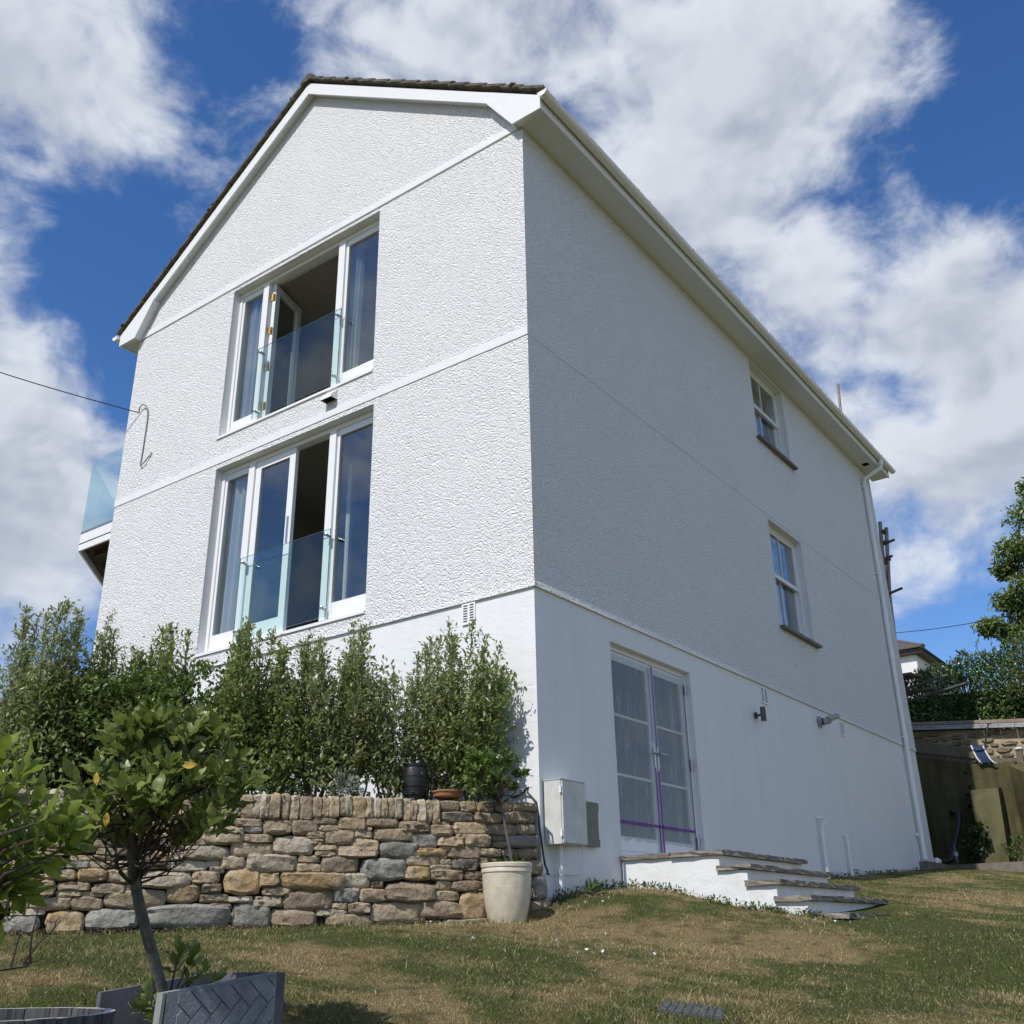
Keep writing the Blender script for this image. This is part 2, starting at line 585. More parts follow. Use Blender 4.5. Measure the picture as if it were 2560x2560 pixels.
m, nb = new_mat('polythene_sheet')
co = coords(nb)
wr = nb.noise(nb.vmath('MULTIPLY', co, (1, 16, 1.4)), 1.5, 5, 0.6, 1.2)
dif = nb.n('ShaderNodeBsdfDiffuse')
dif.inputs[0].default_value = (0.62, 0.65, 0.63, 1)
tr = nb.n('ShaderNodeBsdfTransparent')
tr.inputs[0].default_value = (0.9, 0.93, 0.92, 1)
gl = nb.n('ShaderNodeBsdfGlossy')
gl.inputs['Roughness'].default_value = 0.28
nb.put(gl.inputs['Normal'], bump(nb, wr, 0.8, 0.02))
m1 = nb.n('ShaderNodeMixShader')
nb.put(m1.inputs[0], nb.math('ADD', nb.math('MULTIPLY', nb.smooth(wr, 0.52, 0.72), 0.24), 0.25))
nb.put(m1.inputs[1], tr.outputs[0])
nb.put(m1.inputs[2], dif.outputs[0])
m2 = nb.n('ShaderNodeMixShader')
m2.inputs[0].default_value = 0.04
nb.put(m2.inputs[1], m1.outputs[0])
nb.put(m2.inputs[2], gl.outputs[0])
finish(nb, m2.outputs[0])
POLY = m

m, nb = new_mat('sheer_curtain')
dif = nb.n('ShaderNodeBsdfDiffuse')
dif.inputs[0].default_value = (0.80, 0.80, 0.80, 1)
trn = nb.n('ShaderNodeBsdfTranslucent')
trn.inputs[0].default_value = (0.75, 0.75, 0.75, 1)
m1 = nb.n('ShaderNodeMixShader')
m1.inputs[0].default_value = 0.35
nb.put(m1.inputs[1], dif.outputs[0])
nb.put(m1.inputs[2], trn.outputs[0])
finish(nb, m1.outputs[0])
CURTAIN = m


def leaf_mat(name, c1, c2, c3=None, rough=0.42, spec=0.5, trans=0.25, tcol=None, back=None):
    """foliage: tint varies from leaf to leaf"""
    m, nb = new_mat(name)
    g = nb.n('ShaderNodeNewGeometry')
    oi = nb.n('ShaderNodeObjectInfo')
    rnd = nb.math('FRACT', nb.math('ADD', g.outputs['Random Per Island'], nb.math('MULTIPLY', oi.outputs['Random'], 7.3)))
    col = nb.mix(rnd, c1, c2)
    if c3 is not None:
        col = nb.mix(nb.smooth(rnd, 0.86, 0.95), col, c3)
    if back is not None:
        col = nb.mix(nb.math('MULTIPLY', g.outputs['Backfacing'], 0.8), col, back)
    p = principled(nb, col, rough, spec)
    t = nb.n('ShaderNodeBsdfTranslucent')
    if tcol is not None:
        t.inputs[0].default_value = (*tcol, 1)
    else:
        nb.put(t.inputs[0], nb.scale(col, 1.5))
    ms = nb.n('ShaderNodeMixShader')
    ms.inputs[0].default_value = trans
    nb.put(ms.inputs[1], p)
    nb.put(ms.inputs[2], t.outputs[0])
    finish(nb, ms.outputs[0])
    return m


L_OLE = leaf_mat('olearia_leaf', (0.15, 0.185, 0.05), (0.27, 0.305, 0.105), (0.37, 0.39, 0.18), 0.40, 0.45, 0.32, back=(0.24, 0.27, 0.12))
L_OLE2 = leaf_mat('olearia_leaf_fresh', (0.12, 0.17, 0.036), (0.225, 0.28, 0.072), (0.33, 0.37, 0.12), 0.40, 0.45, 0.32, back=(0.20, 0.25, 0.09))
L_BEECH = leaf_mat('broad_shrub_leaf', (0.07, 0.115, 0.024), (0.15, 0.205, 0.045), (0.26, 0.29, 0.08), 0.4, 0.45, 0.3)
L_PITT = leaf_mat('small_pittosporum_leaf', (0.07, 0.09, 0.035), (0.125, 0.15, 0.06), (0.2, 0.22, 0.11), 0.4, 0.5, 0.2)
L_BAY = leaf_mat('bay_leaf', (0.125, 0.16, 0.036), (0.205, 0.25, 0.065), (0.29, 0.33, 0.10), 0.36, 0.45, 0.28)
L_BAYY = leaf_mat('fresh_bay_leaf', (0.15, 0.205, 0.028), (0.235, 0.29, 0.05), (0.31, 0.36, 0.07), 0.34, 0.45, 0.35)
L_YEL = leaf_mat('yellowed_leaf', (0.55, 0.36, 0.05), (0.60, 0.45, 0.09), None, 0.5, 0.4, 0.3)
L_LAUREL = leaf_mat('laurel_leaf', (0.055, 0.095, 0.026), (0.10, 0.165, 0.042), (0.17, 0.25, 0.075), 0.28, 0.6, 0.2)
L_TREE = leaf_mat('tree_leaf', (0.08, 0.12, 0.028), (0.15, 0.20, 0.045), (0.22, 0.28, 0.075), 0.4, 0.45, 0.25)
L_YEW = leaf_mat('conifer_spray', (0.05, 0.065, 0.014), (0.095, 0.11, 0.025), (0.13, 0.14, 0.04), 0.6, 0.3, 0.2)
L_SILV = leaf_mat('silver_leaf', (0.22, 0.24, 0.20), (0.32, 0.34, 0.29), None, 0.7, 0.3, 0.15)
L_IVY = leaf_mat('ivy_leaf', (0.025, 0.045, 0.014), (0.05, 0.075, 0.02), None, 0.4, 0.5, 0.2)
L_WEED = leaf_mat('weed_leaf', (0.05, 0.085, 0.02), (0.09, 0.14, 0.03), None, 0.5, 0.4, 0.25)


def grass_color(nb, co):
    big = nb.noise(co, 0.62, 4, 0.6, 0.3)
    mid = nb.noise(co, 2.6, 4, 0.62, 0.3)
    f = nb.math('ADD', nb.math('MULTIPLY', big, 0.60), nb.math('MULTIPLY', mid, 0.42))
    dp_ = nb.vmath('LENGTH', nb.vmath('MULTIPLY', nb.vmath('SUBTRACT', co, (1.5, -.5, 0)), (1, 1, 0)), None, 1)
    gp_ = nb.vmath('LENGTH', nb.vmath('MULTIPLY', nb.vmath('SUBTRACT', co, (3.4, 1.2, 0)), (1, .6, 0)), None, 1)
    f = nb.math('ADD', f, nb.smooth(dp_, 0.3, 1.9, 0.07, 0.0))
    f = nb.math('ADD', f, nb.smooth(gp_, 0.4, 2.2, -0.10, 0.0))
    dry = nb.smooth(f, 0.45, 0.60)
    c = nb.mix(dry, (0.115, 0.138, 0.04), (0.37, 0.285, 0.14))
    mid2 = nb.noise(co, 7.5, 3, 0.6)
    c = nb.mix(nb.math('MULTIPLY', nb.smooth(mid2, 0.52, 0.70), 0.65), c, (0.12, 0.095, 0.048))
    return c


m, nb = new_mat('lawn_thatch')
co = coords(nb)
c = grass_color(nb, co)
fi = nb.noise(co, 55, 5, 0.7)
c = nb.scale(c, nb.math('ADD', nb.math('MULTIPLY', fi, 1.1), 0.22))
finish(nb, principled(nb, c, 0.95, 0.1, 0, bump(nb, nb.noise(co, 60, 5, 0.7), 1.0, 0.04)))
LAWN = m
m, nb = new_mat('grass_blade')
co = coords(nb)
c = grass_color(nb, co)
g = nb.n('ShaderNodeNewGeometry')
rnd = g.outputs['Random Per Island']
c = nb.mix(nb.smooth(rnd, 0.78, 0.97), c, (0.42, 0.345, 0.19))
c = nb.scale(c, nb.math('ADD', nb.math('MULTIPLY', nb.math('FRACT', nb.math('MULTIPLY', rnd, 13.7)), 0.9), 0.6))
p_ = principled(nb, c, 0.7, 0.2)
t = nb.n('ShaderNodeBsdfTranslucent')
nb.put(t.inputs[0], c)
ms = nb.n('ShaderNodeMixShader')
ms.inputs[0].default_value = 0.3
nb.put(ms.inputs[1], p_)
nb.put(ms.inputs[2], t.outputs[0])
finish(nb, ms.outputs[0])
BLADE = m

# ------------------------------------------------------------------ ground
FH = Vector((-0.588, 0.809, 0))


def sstep(t):
    t = min(1.0, max(0.0, t))
    return t * t * (3 - 2 * t)


def ground(x, y):
    xx = min(max(x, -6.0), 9.0)
    yy = min(max(y, -14.0), 14.5)
    z = 0.095 * sstep((yy + .55) / .8) + (0.062 if yy > 0 else 0.045) * yy
    z -= 0.12 * xx if xx > 0 else 0.037 * max(xx, -2.5)
    # small bank beside the steps
    z += 0.10 * math.exp(-((x - 0.35) ** 2 / 0.5 + (y - 1.0) ** 2 / 1.2))
    # the lawn drops to a lower terrace close to the photographer
    s = (x - CAM.x) * FH.x + (y - CAM.y) * FH.y
    z -= 0.95 * sstep((4.75 - s) / 1.5)
    z += 0.025 * mnoise.noise(Vector((x * 0.7, y * 0.7, 3.1))) + 0.010 * mnoise.noise(Vector((x * 2.3, y * 2.3, 1.7)))
    return z


def axis_vals(lo, hi, step, far):
    a = list(np.arange(lo, hi + 1e-6, step))
    d, out_lo, out_hi = step, [], []
    p = lo
    while p > -far:
        d *= 1.6
        p -= d
        out_lo.append(p)
    p, d = hi, step
    while p < far:
        d *= 1.6
        p += d
        out_hi.append(p)
    return out_lo[::-1] + a + out_hi


xs = axis_vals(-6, 9, 0.16, 500)
ys = axis_vals(-9, 15, 0.16, 500)
vs = np.array([(x, y, ground(x, y)) for y in ys for x in xs])
nx = len(xs)
ii, jj = np.meshgrid(np.arange(nx - 1), np.arange(len(ys) - 1))
q = (jj * nx + ii).ravel()
me = fast_mesh('lawn', vs, np.stack([q, q + 1, q + nx + 1, q + nx], 1))
lawn = link('lawn', me, LAWN, smooth=True)
tag(lawn, kind='structure')

# ------------------------------------------------------------------ the house
HW, HL = 7.37, 12.27          # gable width (along -x), side length (along +y)
ZT, ZB, ZP, ZBASE = 8.5, 5.78, 2.90, -0.6
APX = -3.69
house = empty('white_house', (-3.7, 6, 0))
tag(house, 'tall white roughcast gabled house with smooth painted base, seen corner-on', 'house')


def wall_grid(mb, origin, ud, nd, u0, u1, v0, v1, holes, thick):
    """rectangular wall skin with openings: origin + u*ud + v*z, thickness along -nd"""
    us = sorted(set([u0, u1] + [h[0] for h in holes] + [h[1] for h in holes]))
    vv = sorted(set([v0, v1] + [h[2] for h in holes] + [h[3] for h in holes]))
    us = [u for u in us if u0 - 1e-6 <= u <= u1 + 1e-6]
    vv = [q for q in vv if v0 - 1e-6 <= q <= v1 + 1e-6]
    O, U, N = Vector(origin), Vector(ud), Vector(nd)

    def solid(i, j):
        if i < 0 or j < 0 or i >= len(us) - 1 or j >= len(vv) - 1:
            return False
        cu, cv = (us[i] + us[i + 1]) / 2, (vv[j] + vv[j + 1]) / 2
        return not any(h[0] < cu < h[1] and h[2] < cv < h[3] for h in holes)

    def pt(u, v_, d):
        return O + U * u + Vector((0, 0, v_)) - N * d
    for i in range(len(us) - 1):
        for j in range(len(vv) - 1):
            if not solid(i, j):
                continue
            a, c, e, g = us[i], us[i + 1], vv[j], vv[j + 1]
            mb.add([pt(a, e, 0), pt(c, e, 0), pt(c, g, 0), pt(a, g, 0)], [(0, 1, 2, 3)])
            mb.add([pt(a, e, thick), pt(c, e, thick), pt(c, g, thick), pt(a, g, thick)], [(3, 2, 1, 0)])
            for (di, dj, p0, p1) in ((-1, 0, (a, e), (a, g)), (1, 0, (c, e), (c, g)), (0, -1, (a, e), (c, e)), (0, 1, (a, g), (c, g))):
                if not solid(i + di, j + dj):
                    mb.add([pt(*p0, 0), pt(*p1, 0), pt(*p1, thick), pt(*p0, thick)], [(0, 1, 2, 3)])


UW = (-5.10, -2.25, 6.09, 8.44)     # upper gable window x0 x1 z0 z1
LW = (-5.07, -2.21, 3.09, 5.61)     # lower gable window
DR = (1.358, 3.143, 0.555, 2.652)   # french door y0 y1 z0 z1
WA = (6.25, 7.60, 7.01, 8.41)       # side windows
WBW = (6.23, 7.535, 3.93, 5.61)
BAND = 0.105
TH = 0.30


def roof_z(x, base=11.42):
    return base - 0.68 * abs(x - APX)


# structural core: smooth render plane set 12 mm behind the roughcast
mb = MB()
wall_grid(mb, (0, 0.014, 0), (1, 0, 0), (0, -1, 0), -HW + 0.014, -0.014, ZBASE, ZT, [UW, LW], TH)
mb.add([(-HW + .014, .014, ZT), (-.014, .014, ZT), (-.014, .014, roof_z(-.014) - .25), (APX, .014, roof_z(APX) - .25), (-HW + .014, .014, roof_z(-HW) - .25)], [(0, 1, 2, 3, 4)])
mb.build('gable_wall', RENDER, house)
mb = MB()
wall_grid(mb, (-0.014, 0, 0), (0, 1, 0), (1, 0, 0), 0.3145, HL - 0.014, ZBASE, ZT, [DR, WA, WBW], TH)
mb.build('side_wall', RENDER, house)
# hidden far walls close the shell
mb = MB()
mb.box((-HW + .014, .33, ZBASE), (-HW + .3, HL - .02, ZT))
mb.box((-HW + .31, HL - .3, ZBASE), (-.33, HL - .02, ZT))
mb.add([(-HW + .02, HL - .02, ZT), (-.02, HL - .02, ZT), (APX, HL - .02, roof_z(APX) - .25)], [(0, 1, 2)])
mb.build('rear_wall', RENDER, house)
# interior floors, ceilings and partitions
mb = MB()
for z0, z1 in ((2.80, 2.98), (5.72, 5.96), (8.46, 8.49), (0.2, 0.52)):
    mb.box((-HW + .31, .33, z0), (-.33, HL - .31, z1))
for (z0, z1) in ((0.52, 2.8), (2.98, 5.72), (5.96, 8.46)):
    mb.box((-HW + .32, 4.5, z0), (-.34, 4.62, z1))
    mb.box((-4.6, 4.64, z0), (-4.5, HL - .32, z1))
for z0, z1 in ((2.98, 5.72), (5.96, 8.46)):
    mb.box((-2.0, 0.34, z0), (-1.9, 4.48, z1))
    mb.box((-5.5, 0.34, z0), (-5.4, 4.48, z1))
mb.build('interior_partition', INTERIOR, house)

# roughcast panels (proud of the bands)
mb = MB()
for (z0, z1) in ((ZP, ZB - BAND), (ZB, ZT - .02)):
    hs = [(h[0] - 0.0, h[1] + 0.0, max(h[2], z0), min(h[3], z1)) for h in (UW, LW) if h[3] > z0 and h[2] < z1]
    wall_grid(mb, (0, 0, 0), (1, 0, 0), (0, -1, 0), -HW, 0.0, z0, z1, hs, 0.013)
zt2 = ZT + 0.115
mb.add([(-HW + .02, 0, zt2), (0, 0, zt2), (0, 0, roof_z(0) - .15), (APX, 0, roof_z(APX) - .15), (-HW, 0, roof_z(-HW) - .15)], [(0, 1, 2, 3, 4)])
mb.build('gable_roughcast', ROUGHCAST, house)
mb = MB()
for (z0, z1) in ((ZP, ZB - BAND), (ZB, ZT)):
    hs = [(h[0], h[1], max(h[2], z0), min(h[3], z1)) for h in (WA, WBW) if h[3] > z0 and h[2] < z1]
    wall_grid(mb, (0, 0, 0), (0, 1, 0), (1, 0, 0), 0.0135, HL, z0, z1, hs, 0.013)
mb.build('side_roughcast', ROUGHCAST, house)
# bell-cast drip at the foot of the roughcast
mb = MB()
mb.prism([(-HW, -.011, ZP - .010), (-HW, .013, ZP - .010), (-HW, .013, ZP + .04), (-HW, -.001, ZP + .055)], (HW + .010, 0, 0))
mb.prism([(.011, -.009, ZP - .010), (-.013, -.009, ZP - .010), (-.013, -.009, ZP + .04), (.001, -.009, ZP + .055)], (0, HL + .009, 0))
mb.build('bellcast_drip', ROUGHCAST, house)

# smooth string courses, slightly proud of the dashing
for z1_ in (ZB, ZT + .113):
    xa_ = -HW - .003 if z1_ < 8 else -HW + .06
    xb_ = .003 if z1_ < 8 else -.03
    MB().box((xa_, -.009, z1_ - BAND + .002), (xb_, .0135, z1_ - .002)).build('string_course', RENDER, house, bevel=.003)
MB().box((-.0125, .0137, ZB - BAND + .002), (.0035, HL + .003, ZB - .002)).build('string_course', ROUGHCAST, house, bevel=.003)

# ---- gable windows
YF = 0.115   # front face of frames, behind the wall face


def frame_rect(mb, x0, x1, z0, z1, w, y0, y1, wb=None, wt=None):
    wb = wb or w
    wt = wt or w
    mb.box((x0, y0, z0), (x0 + w, y1, z1))
    mb.box((x1 - w, y0, z0), (x1, y1, z1))
    mb.box((x0 + w, y0, z0), (x1 - w, y1, z0 + wb))
    mb.box((x0 + w, y0, z1 - wt), (x1 - w, y1, z1))


def frame_rect_s(mb, y0, y1, z0, z1, w, x0, x1, wb=None, wt=None):
    wb = wb or w
    wt = wt or w
    mb.box((x0, y0, z0), (x1, y0 + w, z1))
    mb.box((x0, y1 - w, z0), (x1, y1, z1))
    mb.box((x0, y0 + w, z0), (x1, y1 - w, z0 + wb))
    mb.box((x0, y0 + w, z1 - wt), (x1, y1 - w, z1))


def gable_window(rect, m1, m2, lower):
    x0, x1, z0, z1 = rect
    fr = MB()
    # outer frame, head, threshold and two mullions
    frame_rect(fr, x0 + .002, x1 - .002, z0 + .002, z1 - .002, .055, YF, YF + .10, wb=.06, wt=.06)
    fr.box((m1[0], YF - .012, z0 + .062), (m1[1], YF + .10, z1 - .062))
    fr.box((m2[0], YF - .012, z0 + .062), (m2[1], YF + .10, z1 - .062))
    win = fr.build('window', PAINT, house, bevel=.006)
    tag(win, 'lower triple window with one open inward leaf' if lower else 'upper triple window with its middle open')
    # fixed lights with deep bottom rails
    for (a, c) in ((x0 + .058, m1[0] - .002), (m2[1] + .002, x1 - .058)):
        f = MB()
        frame_rect(f, a, c, z0 + .064, z1 - .064, .042, YF + .018, YF + .075, wb=.19, wt=.085)
        f.build('sash', PAINT, win, bevel=.005)
        p = MB()
        p.box((a + .040, YF + .044, z0 + .25), (c - .040, YF + .050, z1 - .147))
        p.build('pane', GLASS, win)
    # sill board
    s = MB()
    s.box((x0 - .03, -.018, z0 - .032), (x1 + .0, YF + .02, z0 + .001))
    s.build('sill', PAINT, win, bevel=.006)
    return win


def leaf_door(name, parent, hinge, direc, width, z0, z1):
    """a glazed leaf standing from hinge (x,y) along direc"""
    d = Vector((direc[0], direc[1], 0)).normalized()
    nrm = Vector((-d.y, d.x, 0))
    th = .05

    def bx3(mb, u0, u1, v0, v1, t0=0, t1=th):
        H = Vector((hinge[0], hinge[1], 0))
        pl = [H + d * u0 + nrm * t0 + Vector((0, 0, v0)), H + d * u1 + nrm * t0 + Vector((0, 0, v0)), H + d * u1 + nrm * t0 + Vector((0, 0, v1)), H + d * u0 + nrm * t0 + Vector((0, 0, v1))]
        mb.prism(pl, nrm * (t1 - t0))
    f = MB()
    w = .105
    bx3(f, 0, w, z0, z1)
    bx3(f, width - w, width, z0, z1)
    bx3(f, w, width - w, z0, z0 + .2)
    bx3(f, w, width - w, z1 - w, z1)
    o = f.build(name, PAINT, parent)
    g = MB()
    bx3(g, w - .005, width - w + .005, z0 + .195, z1 - w + .005, .022, .028)
    g.build('pane', GLASS, parent)
    return o


win_u = gable_window(UW, (-4.57, -4.46), (-3.08, -2.965), False)
win_l = gable_window(LW, (-4.518, -4.408), (-3.036, -2.927), True)
# upper: one leaf folded back inside, hinged on the left mullion, brass hinges
leaf_door('open_leaf', win_u, (-4.40, YF + .07), (-0.30, .95), .68, 6.155, 8.375)
for z in (8.15, 7.60, 7.02, 6.42):
    h = MB()
    h.box((-4.458, YF + .028, z - .055), (-4.452, YF + .085, z + .055))
    h.tube([(-4.447, YF + .055, z - .055), (-4.447, YF + .055, z + .055)], .011, 8)
    h.box((-4.442, YF + .054, z - .055), (-4.404, YF + .060, z + .055))
    h.build('hinge', BRASS, win_u)
# lower: left leaf shut, right leaf opened inwards
leaf_door('shut_leaf', win_l, (-4.404, YF + .012), (1, 0), .745, 3.155, 5.545)
leaf_door('open_leaf', win_l, (-3.045, YF + .10), (-0.42, 0.9), .70, 3.155, 5.545)
h = MB()
h.box((-3.73, YF + .003, 4.28), (-3.70, YF + .010, 4.62))
h.build('lock_plate', STEEL, win_l)


def balustrade(parent_win, x0, x1, z0, z1, bolts):
    y = 0.045
    g = MB()
    g.box((x0, y - .006, z0), (x1, y + .006, z1))
    o = g.build('glass_balustrade', BALGLASS, house)
    e = MB()
    e.box((x0 - .0015, y - .0055, z1 + .0002), (x1 + .0015, y + .0055, z1 + .0022))
    e.box((x0 - .0022, y - .0055, z0), (x0 - .0002, y + .0055, z1))
    e.box((x1 + .0002, y - .0055, z0), (x1 + .0022, y + .0055, z1))
    e.build('polished_edge', GLASSEDGE, o)
    for (bx_, bz_) in bolts:
        t = MB()
        t.tube([(bx_, y - .030, bz_), (bx_, y - .026, bz_), (bx_, y - .008, bz_)], [.016, .022, .022], 14)
        t.tube([(bx_, y + .008, bz_), (bx_, YF - .012, bz_)], .020, 12)
        t.build('standoff_bolt', STEEL, o)
    return o


balustrade(win_u, -4.49, -2.91, 6.18, 7.255, [(-4.43, 7.185), (-2.968, 7.175), (-4.43, 6.28), (-2.965, 6.28)])
balustrade(win_l, -4.44, -2.865, 3.16, 4.213, [(-4.39, 4.152), (-2.925, 4.152), (-4.39, 3.275), (-2.93, 3.275)])


def curtain(x0, x1, z0, z1, y, seed):
    rr = random.Random(seed)
    n = 60
    pts = []
    ph = rr.random() * 6
    for i in range(n + 1):
        t = i / n
        pts.append((x0 + (x1 - x0) * t, y + .035 * math.sin(t * 34 + ph) + .02 * math.sin(t * 13 + ph * 2)))
    V_, F_ = [], []
    for k, z in enumerate((z0, (z0 + z1) / 2, z1)):
        for i, (x, yy) in enumerate(pts):
            V_.append((x + .02 * (k - 1), yy, z))
    for k in range(2):
        for i in range(n):
            a = k * (n + 1) + i
            F_.append((a, a + 1, a + n + 2, a + n + 1))
    return MB().add(V_, F_)


curtain(-5.36, -4.70, 3.10, 5.55, .27, 1).build('curtain', CURTAIN, house, smooth=True)
curtain(-5.05, -4.72, 6.12, 8.38, .26, 2).build('curtain', CURTAIN, house, smooth=True)
curtain(-3.02, -2.84, 6.12, 8.38, .30, 3).build('curtain', CURTAIN, house, smooth=True)

# ---- side sash windows
XF = -0.105


def sash_window(rect, open_dz, lbl):
    y0, y1, z0, z1 = rect
    f = MB()
    frame_rect_s(f, y0 + .002, y1 - .002, z0 + .002, z1 - .002, .055, XF - .11, XF)
    w = f.build('window', PAINT, house, bevel=.005)
    tag(w, lbl)
    a, c = y0 + .058, y1 - .058
    zm = (z0 + z1) / 2 + .02
    # upper sash (front), lower sash (behind, slid up a little)
    for (s0, s1, xo, nm) in ((zm, z1 - .058, XF - .012, 'upper_sash'), (z0 + .06 + open_dz, zm + .04 + open_dz, XF - .062, 'lower_sash')):
        s = MB()
        frame_rect_s(s, a, c, s0, s1, .042, xo - .042, xo, wb=.06)
        s.box((xo - .036, (a + c) / 2 - .011, s0 + .061), (xo - .004, (a + c) / 2 + .011, s1 - .043))
        so_ = s.build(nm, PAINT, w, bevel=.004)
        for (p0, p1) in ((a + .040, (a + c) / 2 - .0105), ((a + c) / 2 + .0105, c - .040)):
            p = MB()
            p.box((xo - .024, p0, s0 + .058), (xo - .019, p1, s1 - .040))
            p.build('pane', GLASS, w)
    s = MB()
    s.box((-.10, y0 - .06, z0 - .045), (.075, y1 + .12, z0 - .003))
    s.build('slate_sill', SLATE, w, bevel=.008)
    # smooth painted reveal margin on the right jamb
    return w


sash_window(WA, 0.10, 'upper small sash window under the eaves')
sash_window(WBW, 0.06, 'lower small sash window with slate sill')
for (y0, y1, z0, z1) in (WA, WBW):
    V_, F_ = [], []
    n = 50
    for k, z in enumerate((z0 + .05, z1 - .05)):
        for i in range(n + 1):
            t = i / n
            V_.append((-.38 + .02 * math.sin(t * 50), y0 + .55 + t * .78, z))
    for i in range(n):
        F_.append((i, i + 1, i + n + 2, i + n + 1))
    MB().add(V_, F_).build('curtain', CURTAIN, house, smooth=True)

# ---- french door
dy0, dy1, dz0, dz1 = DR
f = MB()
frame_rect_s(f, dy0 + .002, dy1 - .002, dz0, dz1 - .002, .04, -.20, -.085, wb=.05, wt=.05)
door = f.build('french_door', PAINT, house, bevel=.005)
tag(door, 'double glazed french door masked with polythene and purple tape')
mid = (dy0 + dy1) / 2 + .06
for (a, c) in ((dy0 + .044, mid - .004), (mid + .004, dy1 - .044)):
    s = MB()
    x1_, x0_ = -.100, -.15
    frame_rect_s(s, a, c, dz0 + .055, dz1 - .055, .085, x0_, x1_, wb=.135, wt=.095)
    for zb in (1.335, 1.935):
        s.box((x0_ + .006, a + .086, zb - .013), (x1_ - .006, c - .086, zb + .013))
    s.build('door_leaf', PAINT, door, bevel=.004)
    g = MB()
    for (q0, q1) in ((dz0 + .185, 1.324), (1.346, 1.924), (1.946, dz1 - .145)):
        p = MB()
        p.box((-.128, a + .083, q0), (-.122, c - .083, q1))
        p.build('pane', DOORGLASS, door)
    # protective sheet, slightly slack
    V_, F_ = [], []
    nu, nv = 14, 26
    for j in range(nv + 1):
        for i in range(nu + 1):
            yy = a + .012 + (c - a - .03) * i / nu
            zz = dz0 + .16 + (dz1 - .08 - dz0 - .16) * j / nv
            if j == 0:
                zz += .03 * mnoise.noise(Vector((yy * 9, 2, 1)))
            edge = min(i, nu - i, j, nv - j) / 4.0
            dx = .010 * mnoise.noise(Vector((yy * 11, zz * 2.2, 5.5 + a))) * min(1, edge)
            V_.append((-.090 + dx + .004, yy, zz))
    for j in range(nv):
        for i in range(nu):
            k = j * (nu + 1) + i
            F_.append((k, k + 1, k + nu + 2, k + nu + 1))
    MB().add(V_, F_).build('polythene_sheet', POLY, door, smooth=True)
    # tape
    t = MB()
    t.box((-.0835, a + .01, .868), (-.0815, c - .012, .893))
    t.build('masking_tape', TAPE, door)
t = MB()
t.box((-.0835, mid - .045, .62), (-.0815, mid - .020, 1.50))
t.build('masking_tape', TAPE, door)
t = MB()
t.box((-.0835, mid + .022, .62), (-.0815, mid + .050, 1.45))
t.build('masking_tape', TAPE, door)
t = MB()
t.box((-.0835, mid + .020, 1.60), (-.0815, mid + .040, 2.58))
t.build('masking_tape', TAPE, door)
t = MB()
t.box((-.0835, mid - .055, 1.75), (-.0815, mid - .045, 2.55))
t.build('masking_tape', TAPE, door)
t = MB()
t.box((-.0835, dy1 - .062, .62), (-.0815, dy1 - .050, 2.50))
t.build('masking_tape', TAPE, door)
for sgn in (-1, 1):
    hd = MB()
    yh = mid + .035 * sgn
    hd.box((-.082, yh - .014, 1.48), (-.076, yh + .014, 1.70))
    hd.tube([(-.076, yh, 1.63), (-.040, yh, 1.63), (-.036, yh + .02 * sgn, 1.63), (-.036, yh + .125 * sgn, 1.625)], .009, 8)
    hd.build('door_handle', STEEL, door)
for z in (2.46, 1.60, .76):
    h = MB()
    h.tube([(-.070, dy1 - .040, z - .06), (-.070, dy1 - .040, z + .06)], .013, 10)
    h.box((-.086, dy1 - .052, z - .035), (-.074, dy1 - .01, z + .045))
    h.build('hinge', STEEL, door)

# ---- eaves, bargeboards, roof
YV = -0.125   # face of the bargeboard
mb = MB()
